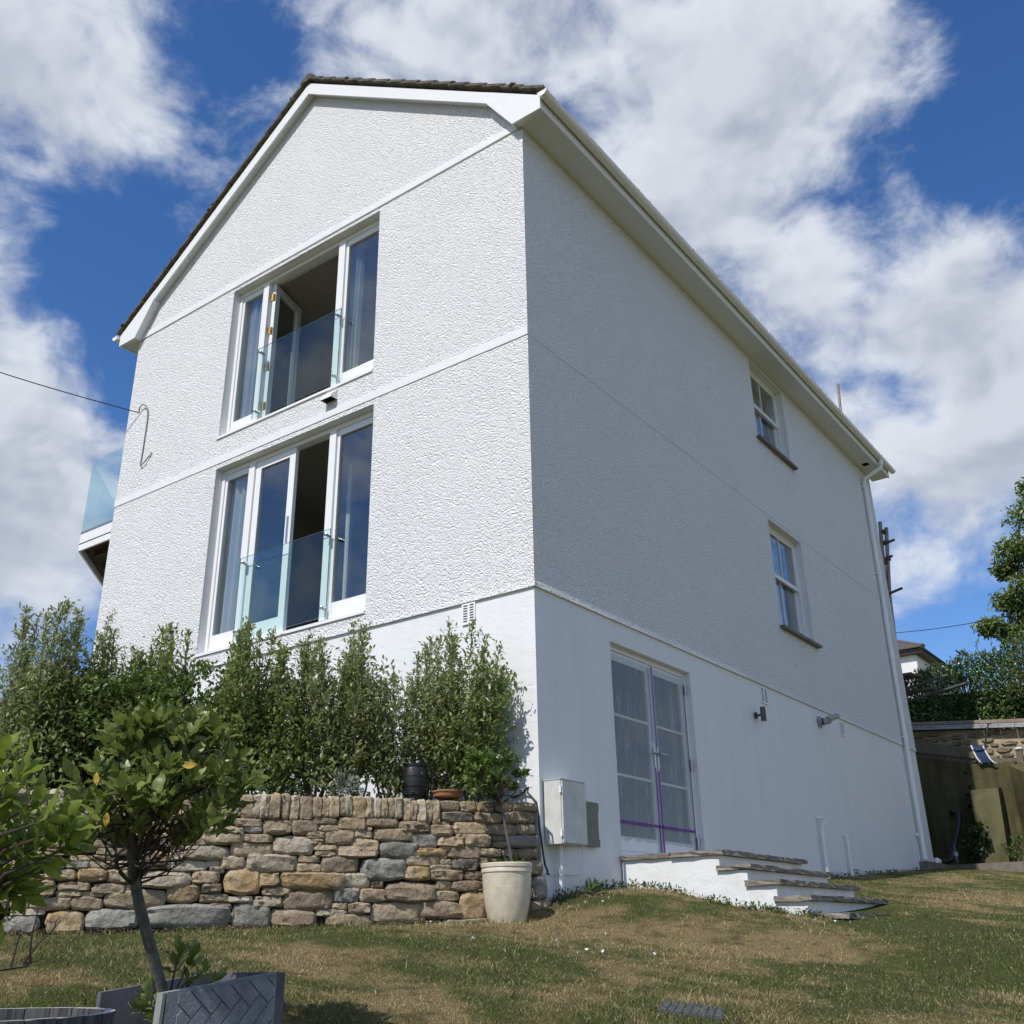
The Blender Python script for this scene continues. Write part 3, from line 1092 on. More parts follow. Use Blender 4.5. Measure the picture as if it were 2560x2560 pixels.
# right-hand slope board and left-hand slope board, each a mitred plank
for sgn in (1, -1):
    xe = -0.42 if sgn == 1 else -6.96
    poly = [(APX, YV, roof_z(APX)), (xe, YV, roof_z(xe)), (xe, YV, roof_z(xe) - .17), (APX, YV, roof_z(APX) - .20)]
    MB().prism(poly, (0, .022, 0)).build('bargeboard', PAINT, house)
    # verge soffit from board to wall
    poly = [(APX, YV + .023, roof_z(APX) - .155), (xe, YV + .023, roof_z(xe) - .145), (xe, .02, roof_z(xe) - .145), (APX, .02, roof_z(APX) - .155)]
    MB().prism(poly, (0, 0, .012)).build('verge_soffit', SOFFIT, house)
XE = 0.345
for sgn in (1, -1):
    def mxx(x):
        return x if sgn == 1 else 2 * APX - x
    poly = [(mxx(-.423), YV - .004, roof_z(-.423)), (mxx(XE), YV - .004, roof_z(XE)), (mxx(XE), YV - .004, ZT - .014), (mxx(-.055), YV - .004, ZT - .014), (mxx(-.43), YV - .004, roof_z(-.43) - .175)]
    MB().prism(poly, (0, .026, 0)).build('box_end', PAINT, house)
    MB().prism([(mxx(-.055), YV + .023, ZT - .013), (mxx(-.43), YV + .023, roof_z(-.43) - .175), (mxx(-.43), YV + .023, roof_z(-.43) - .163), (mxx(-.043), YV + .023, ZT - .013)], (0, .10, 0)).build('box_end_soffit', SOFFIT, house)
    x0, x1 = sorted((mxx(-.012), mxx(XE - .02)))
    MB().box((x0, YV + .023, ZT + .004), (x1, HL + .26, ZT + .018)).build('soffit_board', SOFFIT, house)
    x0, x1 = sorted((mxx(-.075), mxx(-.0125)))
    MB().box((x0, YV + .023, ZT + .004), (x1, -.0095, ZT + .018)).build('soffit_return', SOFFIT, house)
    x0, x1 = sorted((mxx(XE - .019), mxx(XE + .001)))
    MB().box((x0, YV + .023, ZT - .012), (x1, HL + .26, ZT + .165)).build('fascia_board', PAINT, house)
    # gutter: half-round channel with brackets and joint collars
    gx, gz, gr = mxx(XE + .065), ZT + .155, .062
    V_, F_ = [], []
    ya, yb = YV - .05, HL + .33
    ns = 12
    for yv_ in (ya, yb):
        for rr_ in (gr, gr - .006):
            for k in range(ns + 1):
                t = math.pi + math.pi * k / ns
                V_.append((gx + rr_ * math.cos(t), yv_, gz + rr_ * math.sin(t)))
    n1_ = ns + 1
    for k in range(ns):
        F_.append((k, k + 1, 2 * n1_ + k + 1, 2 * n1_ + k))
        F_.append((n1_ + k + 1, n1_ + k, 3 * n1_ + k, 3 * n1_ + k + 1))
    F_.append((0, n1_, 3 * n1_, 2 * n1_))
    F_.append((ns, 2 * n1_ + ns, 3 * n1_ + ns, n1_ + ns))
    gut = MB().add(V_, F_).build('gutter', UPVC, house, smooth=True)
    for yv_ in (ya, yb):
        # stop end
        MB().prism([(gx + (gr + .004) * math.cos(math.pi + math.pi * k / 14), yv_ - .008, gz + .004 + (gr + .004) * math.sin(math.pi + math.pi * k / 14)) for k in range(15)], (0, .016, 0)).build('gutter_stop_end', UPVC, gut)
    if sgn == 1:
        for i, yy in enumerate(np.arange(.75, HL, .88)):
            jm = MB()
            wdt = .045 if i % 4 == 3 else .016
            pts_o = [(gx + (gr + .007) * math.cos(math.pi + math.pi * k / 10), yy, gz + .002 + (gr + .007) * math.sin(math.pi + math.pi * k / 10)) for k in range(11)]
            pts_i = [(gx + (gr + .0005) * math.cos(math.pi + math.pi * k / 10), yy, gz + .002 + (gr + .0005) * math.sin(math.pi + math.pi * k / 10)) for k in range(10, -1, -1)]
            jm.prism(pts_o + pts_i, (0, wdt, 0))
            jm.box((XE + .0015, yy, gz - .045), (gx - gr - .0005 if gx - gr > XE + .003 else XE + .004, yy + wdt, gz + .01))
            jm.build('gutter_bracket', UPVC, gut)
# black soffit vent slot near the outlet
MB().box((.10, 11.52, ZT + .001), (.22, 11.66, ZT + .0035)).build('soffit_vent', DARKVOID, house)

# downpipe
dp = MB()
px_, py_ = .055, 11.66
dp.tube([(XE + .065, 11.78, ZT + .10), (XE + .065, 11.78, ZT - .02)], .042, 14)
dp.tube([(XE + .065, 11.78, ZT - .02), (XE + .05, 11.775, ZT - .07), (px_ + .02, py_ + .012, ZT - .26), (px_, py_, ZT - .33)], .040, 14)
dp.tube([(px_, py_, ZT - .33), (px_, py_ - .06, ZT - 2.8), (px_, py_ - .12, 5.0), (px_, 11.47, 2.0), (px_, 11.46, .96)], .040, 14)
dpo = dp.build('downpipe', UPVC, house, smooth=True)
for z in (8.05, 6.2, 4.55, 3.05):
    yy = 11.66 - .19 * (8.2 - z) / 7.2
    MB().tube([(px_, yy, z - .025), (px_, yy, z + .025)], .047, 14).box((0.001, yy - .06, z - .012), (.05, yy + .06, z + .012)).build('pipe_clip', UPVC, dpo)
MB().tube([(.0, 11.36, 1.36), (.05, 11.36, 1.36)], .028, 10).build('waste_stub', UPVC, house)

# roof: rows of interlocking tiles; the verge tiles are pieces of their own
roof = MB()
for sgn in (1, -1):
    xe = XE + .02 if sgn == 1 else 2 * APX - XE - .02
    poly = [(APX, YV + .03, roof_z(APX) + .005), (xe, YV + .03, roof_z(xe) + .005), (xe, YV + .03, roof_z(xe) + .03), (APX, YV + .03, roof_z(APX) + .03)]
    roof.prism(poly, (0, HL + .40, 0))
roof_o = roof.build('roof', TILE, house)
sl = math.hypot(1, .68)
cosr, sinr = 1 / sl, .68 / sl
nrow = 15
run = (XE + .012 - APX)
for sgn in (1, -1):
    dirv = Vector((sgn * cosr, 0, -sinr))
    nrmv = Vector((sgn * sinr, 0, cosr))
    L_ = run / cosr
    step = L_ / nrow
    field = MB()
    for r_ in range(nrow):
        o0 = Vector((APX, 0, roof_z(APX) + .035)) + dirv * (r_ * step - .02)
        for cidx in range(-1, 42):
            ya = YV - .045 + cidx * .31 + (.31 if cidx >= 0 else 0) - (0 if cidx >= 0 else 0)
            wd = .306
            if cidx == -1:
                ya, wd = YV - .045, .306
            if ya > HL + .25:
                continue
            rv = random.Random(r_ * 100 + cidx + (5000 if sgn < 0 else 0))
            lift = .030 + rv.uniform(-.004, .004)
            th = .024 + rv.uniform(0, .004)
            A_ = o0 + nrmv * .004 + Vector((0, ya, 0))
            B_ = o0 + dirv * (step + .055) + nrmv * lift + Vector((0, ya, 0))
            prof = []
            # shallow roll profile across the tile
            us = [0, .18, .36, .5, .64, .82, 1.0]
            hs = [.020, .004, .0, .014, .0, .004, .020]
            V_, F_ = [], []
            for (E_, extra) in ((A_, 0), (B_, rv.uniform(-.006, .006))):
                for u_, h_ in zip(us, hs):
                    V_.append(E_ + Vector((0, u_ * wd, 0)) + nrmv * (h_ + th) + dirv * extra)
                for u_, h_ in zip(us, hs):
                    V_.append(E_ + Vector((0, u_ * wd, 0)) + nrmv * (h_ * .6) + dirv * extra)
            k7 = len(us)
            for i in range(k7 - 1):
                F_.append((i, i + 1, 2 * k7 + i + 1, 2 * k7 + i))
                F_.append((k7 + i + 1, k7 + i, 3 * k7 + i, 3 * k7 + i + 1))
                F_.append((2 * k7 + i, 2 * k7 + i + 1, 3 * k7 + i + 1, 3 * k7 + i))
            F_.append((0, 2 * k7, 3 * k7, k7))
            F_.append((k7 - 1, 2 * k7 - 1, 4 * k7 - 1, 3 * k7 - 1))
            if cidx == -1:
                MB().add(V_, F_).build('tile', TILE, roof_o)
            elif r_ % 1 == 0:
                field.add(V_, F_)
    fo = field.build('tile_field', TILE, roof_o)
    tag(fo, kind='stuff')
    # moss cushions clinging to the verge
    mo = MB()
    rv = random.Random(11 + sgn)
    for i in range(46 if sgn == 1 else 30):
        t = rv.random() ** .8
        c = Vector((APX, YV - .04 + rv.uniform(0, .16), roof_z(APX) + .085)) + dirv * (t * L_ * .98) + nrmv * .015
        rr = rv.uniform(.012, .034)
        bm = bmesh.new()
        bmesh.ops.create_icosphere(bm, subdivisions=1, radius=1)
        vs_ = [Vector((v_.co.x * rr * 1.7, v_.co.y * rr * 1.5, v_.co.z * rr)) * (1 + .3 * mnoise.noise(v_.co * 2 + c * 9)) + c for v_ in bm.verts]
        mo.add(vs_, [[q_.index for q_ in f_.verts] for f_ in bm.faces])
        bm.free()
    tag(mo.build('moss', MOSS, roof_o, smooth=True), kind='stuff')
rd = MB()
for k in range(28):
    ya = YV - .05 + k * .45
    pts = []
    for a_ in range(9):
        t = math.pi * (0.08 + .84 * a_ / 8)
        pts.append((APX + .15 * math.cos(t), ya, roof_z(APX) - .015 + .15 * math.sin(t)))
    rd.prism(pts, (0, .455, 0))
rd.build('ridge_tile', TILE, roof_o)

# ---- small wall fittings


def air_brick(name, face, c, w_, h_):
    """louvred vent: face 'g' on the gable or 's' on the side wall"""
    m_ = MB()
    holes = MB()
    fr_ = .016

    def bb(mb_, u0, u1, v0, v1, d0, d1):
        if face == 'g':
            mb_.box((c[0] + u0, -d1, c[1] + v0), (c[0] + u1, -d0, c[1] + v1))
        else:
            mb_.box((d0, c[0] + u0, c[1] + v0), (d1, c[0] + u1, c[1] + v1))
    base = -.014
    for (u0, u1, v0, v1) in ((-w_ / 2, -w_ / 2 + fr_, -h_ / 2, h_ / 2), (w_ / 2 - fr_, w_ / 2, -h_ / 2, h_ / 2), (-w_ / 2 + fr_, w_ / 2 - fr_, -h_ / 2, -h_ / 2 + fr_), (-w_ / 2 + fr_, w_ / 2 - fr_, h_ / 2 - fr_, h_ / 2)):
        bb(m_, u0, u1, v0, v1, base, .004)
    bb(m_, -.012, .012, -h_ / 2 + fr_, h_ / 2 - fr_, base, .002)
    nl = 7
    for i in range(nl):
        v0 = -h_ / 2 + fr_ + (h_ - 2 * fr_) * i / nl
        bb(m_, -w_ / 2 + fr_, -.012, v0, v0 + .010, base, .003)
        bb(m_, .012, w_ / 2 - fr_, v0, v0 + .010, base, .003)
    bb(holes, -w_ / 2 + fr_, w_ / 2 - fr_, -h_ / 2 + fr_, h_ / 2 - fr_, -.0138, -.0128)
    o = m_.build(name, UPVC, house)
    holes.build('vent_opening', DARKVOID, o)
    return o


air_brick('air_vent', 'g', (-.795, 2.775), .165, .215)
air_brick('air_vent', 's', (5.29, 2.75), .22, .215)
air_brick('air_vent', 's', (8.255, 2.735), .20, .215)
air_brick('air_vent', 's', (11.32, 2.73), .10, .2)
# cowl vent between the two gable windows
cv = MB()
x0, x1, z0, z1 = -3.02, -2.83, 5.88, 6.03
cv.add([(x0, 0, z1), (x1, 0, z1), (x0, -.11, z0 + .03), (x1, -.11, z0 + .03), (x0, -.11, z0), (x1, -.11, z0), (x0, 0, z0), (x1, 0, z0)],
       [(0, 2, 3, 1), (2, 4, 5, 3), (0, 6, 4, 2), (1, 3, 5, 7)])
cvo = cv.build('extract_cowl', UPVC, house)
MB().box((x0 + .01, -.10, z0 + .012), (x1 - .01, -.002, z0 + .016)).build('cowl_opening', DARKVOID, cvo)

# overflow pipes on the base
for (yy, zt_, zb_, r_, hook) in ((6.685, 1.29, .45, .022, .055), (7.68, 1.12, .5, .018, .03)):
    t = MB()
    if hook > .04:
        pts = [(-.01, yy - .03, zt_), (.03, yy - .02, zt_ + .005), (.05, yy + .03, zt_ - .005), (.05, yy + .045, zt_ - .06), (.04, yy + .02, zt_ - .12), (.035, yy, zt_ - .18), (.035, yy, zb_)]
    else:
        pts = [(-.01, yy - .01, zt_), (.02, yy - .005, zt_ + .003), (.03, yy, zt_ - .02), (.03, yy, zb_)]
    t.tube(pts, r_, 10)
    o = t.build('overflow_pipe', UPVC, house, smooth=True)
    for z in (zt_ - .30 if hook > .04 else zt_ - .14, zb_ + .14 + .1):
        MB().tube([(.035 if hook > .04 else .03, yy, z - .012), (.035 if hook > .04 else .03, yy, z + .012)], r_ + .006, 10).box((0.0, yy - .012, z - .01), (.03, yy + .012, z + .01)).build('pipe_clip', UPVC, o)

# boiler flue
fl = MB()
fl.lathe([(.085, 0), (.085, .012), (.05, .014)], (0, 0, 0), 24)
fl.v = [(z_, 7.30 + x_, 2.70 + y_) for (x_, y_, z_) in fl.v]
flo = fl.build('boiler_flue', simple('flue_grey', (0.33, 0.335, 0.34), None, rough=.5), house, smooth=True)
MB().tube([(.012, 7.30, 2.70), (.12, 7.30, 2.70), (.15, 7.30, 2.71)], .05, 16).build('flue_tube', MATS['flue_grey'], flo, smooth=True)
MB().tube([(.13, 7.30, 2.72), (.17, 7.34, 2.75), (.24, 7.42, 2.78)], [.05, .048, .034], 14).build('flue_elbow', MATS['flue_grey'], flo, smooth=True)
MB().tube([(.045, 7.30, 2.70), (.07, 7.30, 2.70)], .053, 16).build('flue_band', BLACKP, flo)

# ---- corner balcony on the far side
zs, zg = 5.375, 5.70
plan = [(-HW + .02, .25), (-8.63, .25), (-9.95, 1.56), (-9.95, 3.2), (-HW + .02, 3.2)]
bal = MB()
bo = None


def strip(mb_, a, c, z0_, z1_, t):
    a, c = Vector((a[0], a[1], 0)), Vector((c[0], c[1], 0))
    d_ = (c - a).normalized()
    n_ = Vector((-d_.y, d_.x, 0)) * t
    mb_.prism([a + Vector((0, 0, z0_)), c + Vector((0, 0, z0_)), c + Vector((0, 0, z1_)), a + Vector((0, 0, z1_))], n_)


for i in range(3):
    strip(bal, plan[i], plan[i + 1], zs, zs + .27, -.03)
bo = bal.build('balcony_fascia', PAINT, house)
tr_ = MB()
for i in range(3):
    strip(tr_, plan[i], plan[i + 1], zs + .272, zs + .31, -.07)
tr_.build('glass_channel', simple('grey_aluminium', (0.25, 0.25, 0.26), None, rough=.4, metal=.6), bo)
MB().prism([(x_, y_, zs + .10) for x_, y_ in plan], (0, 0, .02)).build('balcony_deck', DARKTIMBER, bo)
for k in range(7):
    yy = .55 + k * .4
    xa = -HW + .03
    xb = -8.55 - max(0, min(1.3, yy - .32))
    MB().box((xb + .1, yy, zs + .01), (xa, yy + .05, zs + .098)).build('joist', DARKTIMBER, bo)
for i in range(3):
    g = MB()
    a, c = Vector(plan[i]), Vector(plan[i + 1])
    ins = (c - a).normalized() * .04
    strip(g, a + ins * (0.3 if i == 0 else .4), c - ins * .4, zs + .312, 6.90, -.014)
    g.build('balcony_glass', BALGLASS, bo)

# ------------------------------------------------------------------ garden steps
steps = empty('garden_steps', (1.0, 2.2, 0.1))
tag(steps, 'white rendered garden steps with dark riven stone treads below the french door', 'steps')
sy0, sy1 = 1.33, 3.28
XN = [0.0, 1.03, 1.285, 1.54, 1.795, 2.05]
ZL = [.540, .405, .270, .135, -.012]
for i in range(4):
    xa = 0.003 if i == 0 else XN[i] - .0345
    MB().box((xa, sy0, -.45 - .001 * i), (XN[i + 1] - .035, sy1, ZL[i] - .045)).build('riser_block', RENDER, steps, bevel=.006)


def riven(x0, x1, y0, y1, z1_, th, seed):
    """rough-edged flagstone"""
    rv = random.Random(seed)
    nxs, nys = max(2, int((x1 - x0) / .09)), max(2, int((y1 - y0) / .09))
    V_, F_ = [], []
    ring = []
    for i in range(nxs):
        ring.append((x0 + (x1 - x0) * i / nxs, y0))
    for i in range(nys):
        ring.append((x1, y0 + (y1 - y0) * i / nys))
    for i in range(nxs):
        ring.append((x1 - (x1 - x0) * i / nxs, y1))
    for i in range(nys):
        ring.append((x0, y1 - (y1 - y0) * i / nys))
    n_ = len(ring)
    for (dz_, am) in ((0, .004), (-th * .45, .010), (-th, .008)):
        for (x_, y_) in ring:
            V_.append((x_ + rv.uniform(-am, am), y_ + rv.uniform(-am, am), z1_ + dz_ + rv.uniform(-.004, .004)))
    for k in range(2):
        for i in range(n_):
            j = (i + 1) % n_
            F_.append((k * n_ + i, (k + 1) * n_ + i, (k + 1) * n_ + j, k * n_ + j))
    F_.append(tuple(range(n_)))
    F_.append(tuple(range(2 * n_, 3 * n_))[::-1])
    return MB().add(V_, F_)


# treads: each flagstone its own piece
for i in range(5):
    xa = .002 if i == 0 else XN[i] - .055
    xb = XN[i + 1] + (.02 if i < 4 else .06)
    ye = sy1 + .03
    if i == 0:
        cuts = [sy0 - .035, 2.05, 2.72, ye]
        for k in range(3):
            riven(xa, .52, cuts[k] + .004, cuts[k + 1] - .004, ZL[0], .042, 50 + k).build('flagstone', STEPSTONE, steps)
            riven(.528, xb, cuts[k] + .004, cuts[k + 1] - .004, ZL[0] - .001, .042, 70 + k).build('flagstone', STEPSTONE, steps)
    else:
        cuts = [sy0 - .035, sy0 + .55 + .2 * (i % 2), sy0 + 1.35, ye]
        for k in range(3):
            riven(xa, xb, cuts[k] + .004, cuts[k + 1] - .004, ZL[i] - .001 * k, .042, 100 + 10 * i + k).build('flagstone', STEPSTONE, steps)
MB().box((XN[4] - .0345, sy0 + .05, -.4), (XN[5] - .03, sy1 - .02, ZL[4] - .045)).build('riser_block', RENDER, steps)

# ------------------------------------------------------------------ dry-stone garden wall
WO = Vector((0.035, -0.12, 0.0))
WU = Vector((-0.4916, -0.8708, 0)).normalized()
WN = Vector((0.8708, -0.4916, 0)).normalized()
wall = empty('stone_wall', WO + WU * 2.2)
tag(wall, 'dry-stone retaining wall of tan and grey stones with upright coping', 'wall')


def wpt(u_, z_, d_):
    return WO + WU * u_ + WN * d_ + Vector((0, 0, z_))


STONE_TABLE = """2.369,2.46,0.703,0.879,t,1;2.305,2.383,0.715,0.881,l,1;2.25,2.324,0.71,0.887,l,1;2.167,2.26,0.705,0.896,t,1;2.09,2.162,0.701,0.899,t,1;2.019,2.089,0.7,0.888,t,1;1.912,2.015,0.699,0.881,t,1;1.847,1.911,0.728,0.881,t,1;1.783,1.849,0.733,0.876,t,1;1.704,1.788,0.732,0.889,t,1;1.65,1.706,0.751,0.885,d,1;1.602,1.657,0.745,0.904,l,1;1.483,1.605,0.72,0.897,o,1;1.424,1.491,0.736,0.896,t,1;1.363,1.428,0.738,0.891,l,1;1.315,1.367,0.746,0.89,t,1;1.255,1.318,0.744,0.892,t,1;1.193,1.257,0.739,0.901,l,1;1.115,1.184,0.72,0.893,t,1;1.064,1.126,0.722,0.881,t,1;0.99,1.066,0.713,0.894,l,1;0.936,0.99,0.704,0.889,t,1;0.865,0.939,0.705,0.887,t,1;2.608,2.677,0.716,0.834,t,1;2.54,2.603,0.718,0.829,t,1;2.47,2.537,0.72,0.825,l,1;0.702,0.861,0.805,0.888,d,0;0.548,0.686,0.806,0.89,d,0;0.393,0.54,0.811,0.895,d,0;0.23,0.384,0.816,0.904,d,0;0.004,0.225,0.832,0.9,d,0;0.573,0.86,0.721,0.803,k,0;0.319,0.565,0.721,0.808,d,0;0.024,0.31,0.728,0.827,d,0;0.781,0.866,0.704,0.727,d,0;0.953,1.21,0.631,0.722,d,0;0.757,0.956,0.608,0.703,t,0;0.464,0.757,0.631,0.724,t,0;0.187,0.456,0.633,0.717,d,0;0.018,0.183,0.638,0.726,d,0;0.889,1.113,0.521,0.629,g,0;0.665,0.889,0.532,0.608,t,0;0.641,0.729,0.597,0.631,t,0;0.424,0.657,0.529,0.629,t,0;0.284,0.411,0.586,0.626,k,0;0.28,0.407,0.536,0.581,d,0;-0.004,0.276,0.536,0.634,g,0;0.81,1.065,0.457,0.519,o,0;0.752,0.861,0.5,0.537,t,0;0.517,0.806,0.436,0.547,d,0;0.326,0.517,0.46,0.524,d,0;0.187,0.323,0.459,0.527,k,0;-0.018,0.195,0.447,0.533,d,0;0.864,1.143,0.384,0.457,t,0;0.763,0.862,0.393,0.436,t,0;0.542,0.759,0.343,0.447,k,0;0.81,0.862,0.44,0.463,t,0;0.356,0.529,0.376,0.454,d,0;0.18,0.352,0.37,0.441,d,0;-0.048,0.177,0.322,0.444,d,0;0.947,1.16,0.275,0.38,o,0;0.766,0.948,0.355,0.39,l,0;0.66,0.939,0.276,0.353,d,0;0.478,0.652,0.278,0.348,d,0;0.357,0.478,0.278,0.362,d,0;0.186,0.354,0.265,0.367,d,0;0.055,0.183,0.231,0.318,d,0;0.769,0.889,0.202,0.273,t,0;0.482,0.769,0.192,0.277,d,0;0.286,0.479,0.188,0.275,d,0;0.065,0.283,0.133,0.262,d,0;-0.085,0.056,0.129,0.316,g,0;0.706,0.906,0.124,0.196,t,0;0.456,0.698,-0.021,0.19,o,0;0.263,0.451,0.085,0.185,d,0;0.077,0.261,-0.025,0.13,d,0;0.264,0.452,-0.023,0.082,d,0;0.667,1.025,-0.002,0.124,d,0;-0.112,0.073,-0.027,0.127,d,0;0.975,1.009,-0.03,0.006,o,0;2.294,2.5,0.648,0.707,t,0;2.291,2.426,0.606,0.658,g,0;2.072,2.282,0.594,0.703,t,0;1.861,2.065,0.598,0.708,d,0;1.717,1.899,0.677,0.728,d,0;1.696,1.853,0.626,0.675,t,0;1.489,1.705,0.64,0.741,t,0;1.216,1.483,0.67,0.737,d,0;2.207,2.417,0.533,0.598,t,0;1.896,2.2,0.455,0.588,l,0;1.811,1.953,0.573,0.621,t,0;1.822,1.916,0.526,0.571,t,0;1.573,1.819,0.53,0.639,t,0;1.428,1.571,0.588,0.641,t,0;1.442,1.477,0.643,0.667,l,0;1.09,1.419,0.562,0.66,t,0;1.372,1.595,0.483,0.58,t,0;1.381,1.712,0.439,0.524,t,0;1.039,1.365,0.442,0.565,g,0;1.706,1.888,0.487,0.528,t,0;1.718,1.874,0.443,0.486,t,0;2.201,2.506,0.431,0.532,t,0;2.005,2.385,0.322,0.453,l,0;1.836,2.001,0.396,0.452,t,0;1.819,2.007,0.329,0.396,t,0;1.534,1.827,0.318,0.451,d,0;2.42,2.73,0.516,0.651,t,0;2.396,2.568,0.35,0.438,t,0;2.274,2.534,0.166,0.352,o,0;2.137,2.291,0.225,0.326,o,0;1.629,2.131,0.199,0.331,o,0;1.436,1.649,0.215,0.324,l,0;1.146,1.511,0.271,0.438,g,0;1.332,1.427,0.224,0.266,d,0;2.04,2.255,0.164,0.221,t,0;2.321,2.497,0.117,0.158,l,0;2.103,2.309,0.087,0.161,l,0;1.721,2.096,0.059,0.201,d,0;1.517,1.716,0.112,0.215,g,0;1.613,1.72,0.069,0.114,t,0;1.289,1.516,0.117,0.216,d,0;0.892,1.315,0.11,0.265,d,0;2.182,2.463,-0.071,0.112,g,0;1.839,2.176,-0.056,0.076,d,0;1.607,1.839,0.021,0.067,l,0;1.424,1.599,0.034,0.113,d,0;1.409,1.762,-0.062,0.029,t,0;1.011,1.417,-0.035,0.112,t,0;1.519,1.577,0.181,0.217,t,0;2.486,2.635,0.659,0.715,t,0;2.686,2.846,0.509,0.555,t,0;2.518,2.838,0.407,0.509,l,0;2.842,2.962,0.474,0.503,t,0;2.851,3.006,0.505,0.536,l,0;2.84,2.932,0.404,0.473,l,0;2.663,2.942,0.333,0.406,l,0;2.579,2.673,0.361,0.403,l,0;2.54,2.644,0.319,0.36,l,0;2.943,3.166,0.339,0.465,o,0;2.764,3.1,0.213,0.327,l,0;2.57,2.76,0.246,0.331,t,0;2.551,2.692,0.178,0.247,d,0;2.701,2.926,0.114,0.237,o,0;2.495,2.697,0.121,0.177,d,0;2.467,2.628,0.049,0.115,d,0;2.443,2.507,0.006,0.042,d,0;2.465,3.068,-0.057,0.108,g,0;3.016,3.208,0.539,0.601,t,0;2.85,3.012,0.539,0.596,l,0;2.732,2.848,0.555,0.602,t,0;3.006,3.206,0.605,0.693,t,0;2.821,2.999,0.603,0.695,d,0;2.641,2.82,0.649,0.707,t,0;2.734,2.805,0.606,0.644,t,0;3.537,3.742,0.263,0.338,t,0;3.342,3.531,0.255,0.34,o,0;3.19,3.335,0.249,0.333,t,0;3.66,3.799,0.155,0.264,t,0;3.8,3.887,0.161,0.234,l,0;3.442,3.647,0.197,0.253,t,0;3.204,3.425,0.175,0.245,d,0;3.108,3.202,0.202,0.238,t,0;3.493,3.649,0.163,0.195,t,0;3.348,3.49,0.16,0.188,t,0;3.55,3.801,0.074,0.15,t,0;3.547,3.648,0.14,0.16,t,0;3.34,3.546,0.072,0.157,d,0;2.931,3.334,0.082,0.203,t,0;3.806,3.924,0.081,0.146,d,0;3.703,3.91,0.043,0.082,l,0;3.724,3.963,-0.078,0.042,g,0;3.445,3.687,-0.073,0.072,o,0;3.095,3.439,-0.057,0.082,g,0;3.742,3.839,0.265,0.3,t,0;3.886,3.994,0.152,0.195,t,0;3.999,4.079,0.152,0.229,t,0;4.087,4.164,0.15,0.263,d,0;3.926,4.144,0.048,0.147,t,0;3.968,4.179,-0.074,0.044,d,0;3.467,3.616,0.346,0.39,g,0;3.309,3.464,0.348,0.392,t,0;3.458,3.591,0.393,0.426,t,0;3.229,3.428,0.432,0.478,d,0;3.443,3.538,0.451,0.493,t,0;3.284,3.455,0.396,0.428,t,0;3.623,3.802,0.345,0.4,l,0;3.808,3.971,0.343,0.398,t,0;3.977,4.164,0.341,0.395,t,0;3.904,4.035,0.401,0.45,l,0;3.756,3.899,0.403,0.452,t,0;3.602,3.756,0.428,0.466,t,0;4.041,4.201,0.399,0.447,d,0;3.848,4.016,0.267,0.339,l,0;3.811,3.924,0.236,0.265,d,0;4.021,4.152,0.266,0.335,d,0;3.163,3.303,0.34,0.394,t,0;2.689,2.776,0.675,0.862,l,1;2.784,2.918,0.675,0.859,d,1;2.926,3.0,0.675,0.841,l,1;3.008,3.097,0.675,0.849,l,1;3.105,3.212,0.675,0.862,l,1;3.22,3.335,0.675,0.846,t,1;3.343,3.474,0.675,0.861,t,1;3.482,3.599,0.675,0.843,d,1;3.607,3.68,0.675,0.871,l,1;3.688,3.791,0.675,0.869,l,1;3.799,3.919,0.675,0.877,l,1;3.927,4.048,0.675,0.863,t,1;4.056,4.187,0.675,0.844,t,1;4.195,4.3,0.675,0.85,l,1;4.308,4.433,0.675,0.874,l,1;4.441,4.546,0.675,0.855,l,1;4.554,4.662,0.675,0.856,t,1;4.67,4.803,0.675,0.867,t,1;4.811,4.941,0.675,0.88,t,1;3.324,3.529,0.476,0.53,d,0;3.541,3.862,0.476,0.53,d,0;3.874,4.035,0.476,0.53,t,0;4.047,4.313,0.476,0.53,d,0;4.325,4.519,0.476,0.53,t,0;4.531,4.683,0.476,0.53,l,0;4.695,4.853,0.476,0.53,t,0;4.865,5.087,0.476,0.53,t,0;3.283,3.508,0.54,0.595,l,0;3.52,3.835,0.54,0.595,t,0;3.847,4.108,0.54,0.595,t,0;4.12,4.335,0.54,0.595,d,0;4.347,4.554,0.54,0.595,t,0;4.566,4.807,0.54,0.595,t,0;4.819,5.021,0.54,0.595,t,0;3.288,3.535,0.605,0.659,t,0;3.547,3.882,0.605,0.659,t,0;3.894,4.156,0.605,0.659,t,0;4.168,4.446,0.605,0.659,t,0;4.458,4.66,0.605,0.659,t,0;4.672,4.992,0.605,0.659,l,0;4.15,4.407,-0.12,0.068,d,0;4.419,4.676,-0.12,0.068,d,0;4.688,4.991,-0.12,0.068,t,0;4.15,4.443,0.08,0.198,d,0;4.455,4.696,0.08,0.198,d,0;4.708,5.016,0.08,0.198,t,0;4.15,4.49,0.21,0.358,t,0;4.502,4.849,0.21,0.358,d,0;4.861,5.107,0.21,0.358,t,0;4.15,4.352,0.37,0.478,t,0;4.364,4.712,0.37,0.478,t,0;4.724,4.927,0.37,0.478,d,0;4.939,5.227,0.37,0.478,t,0"""


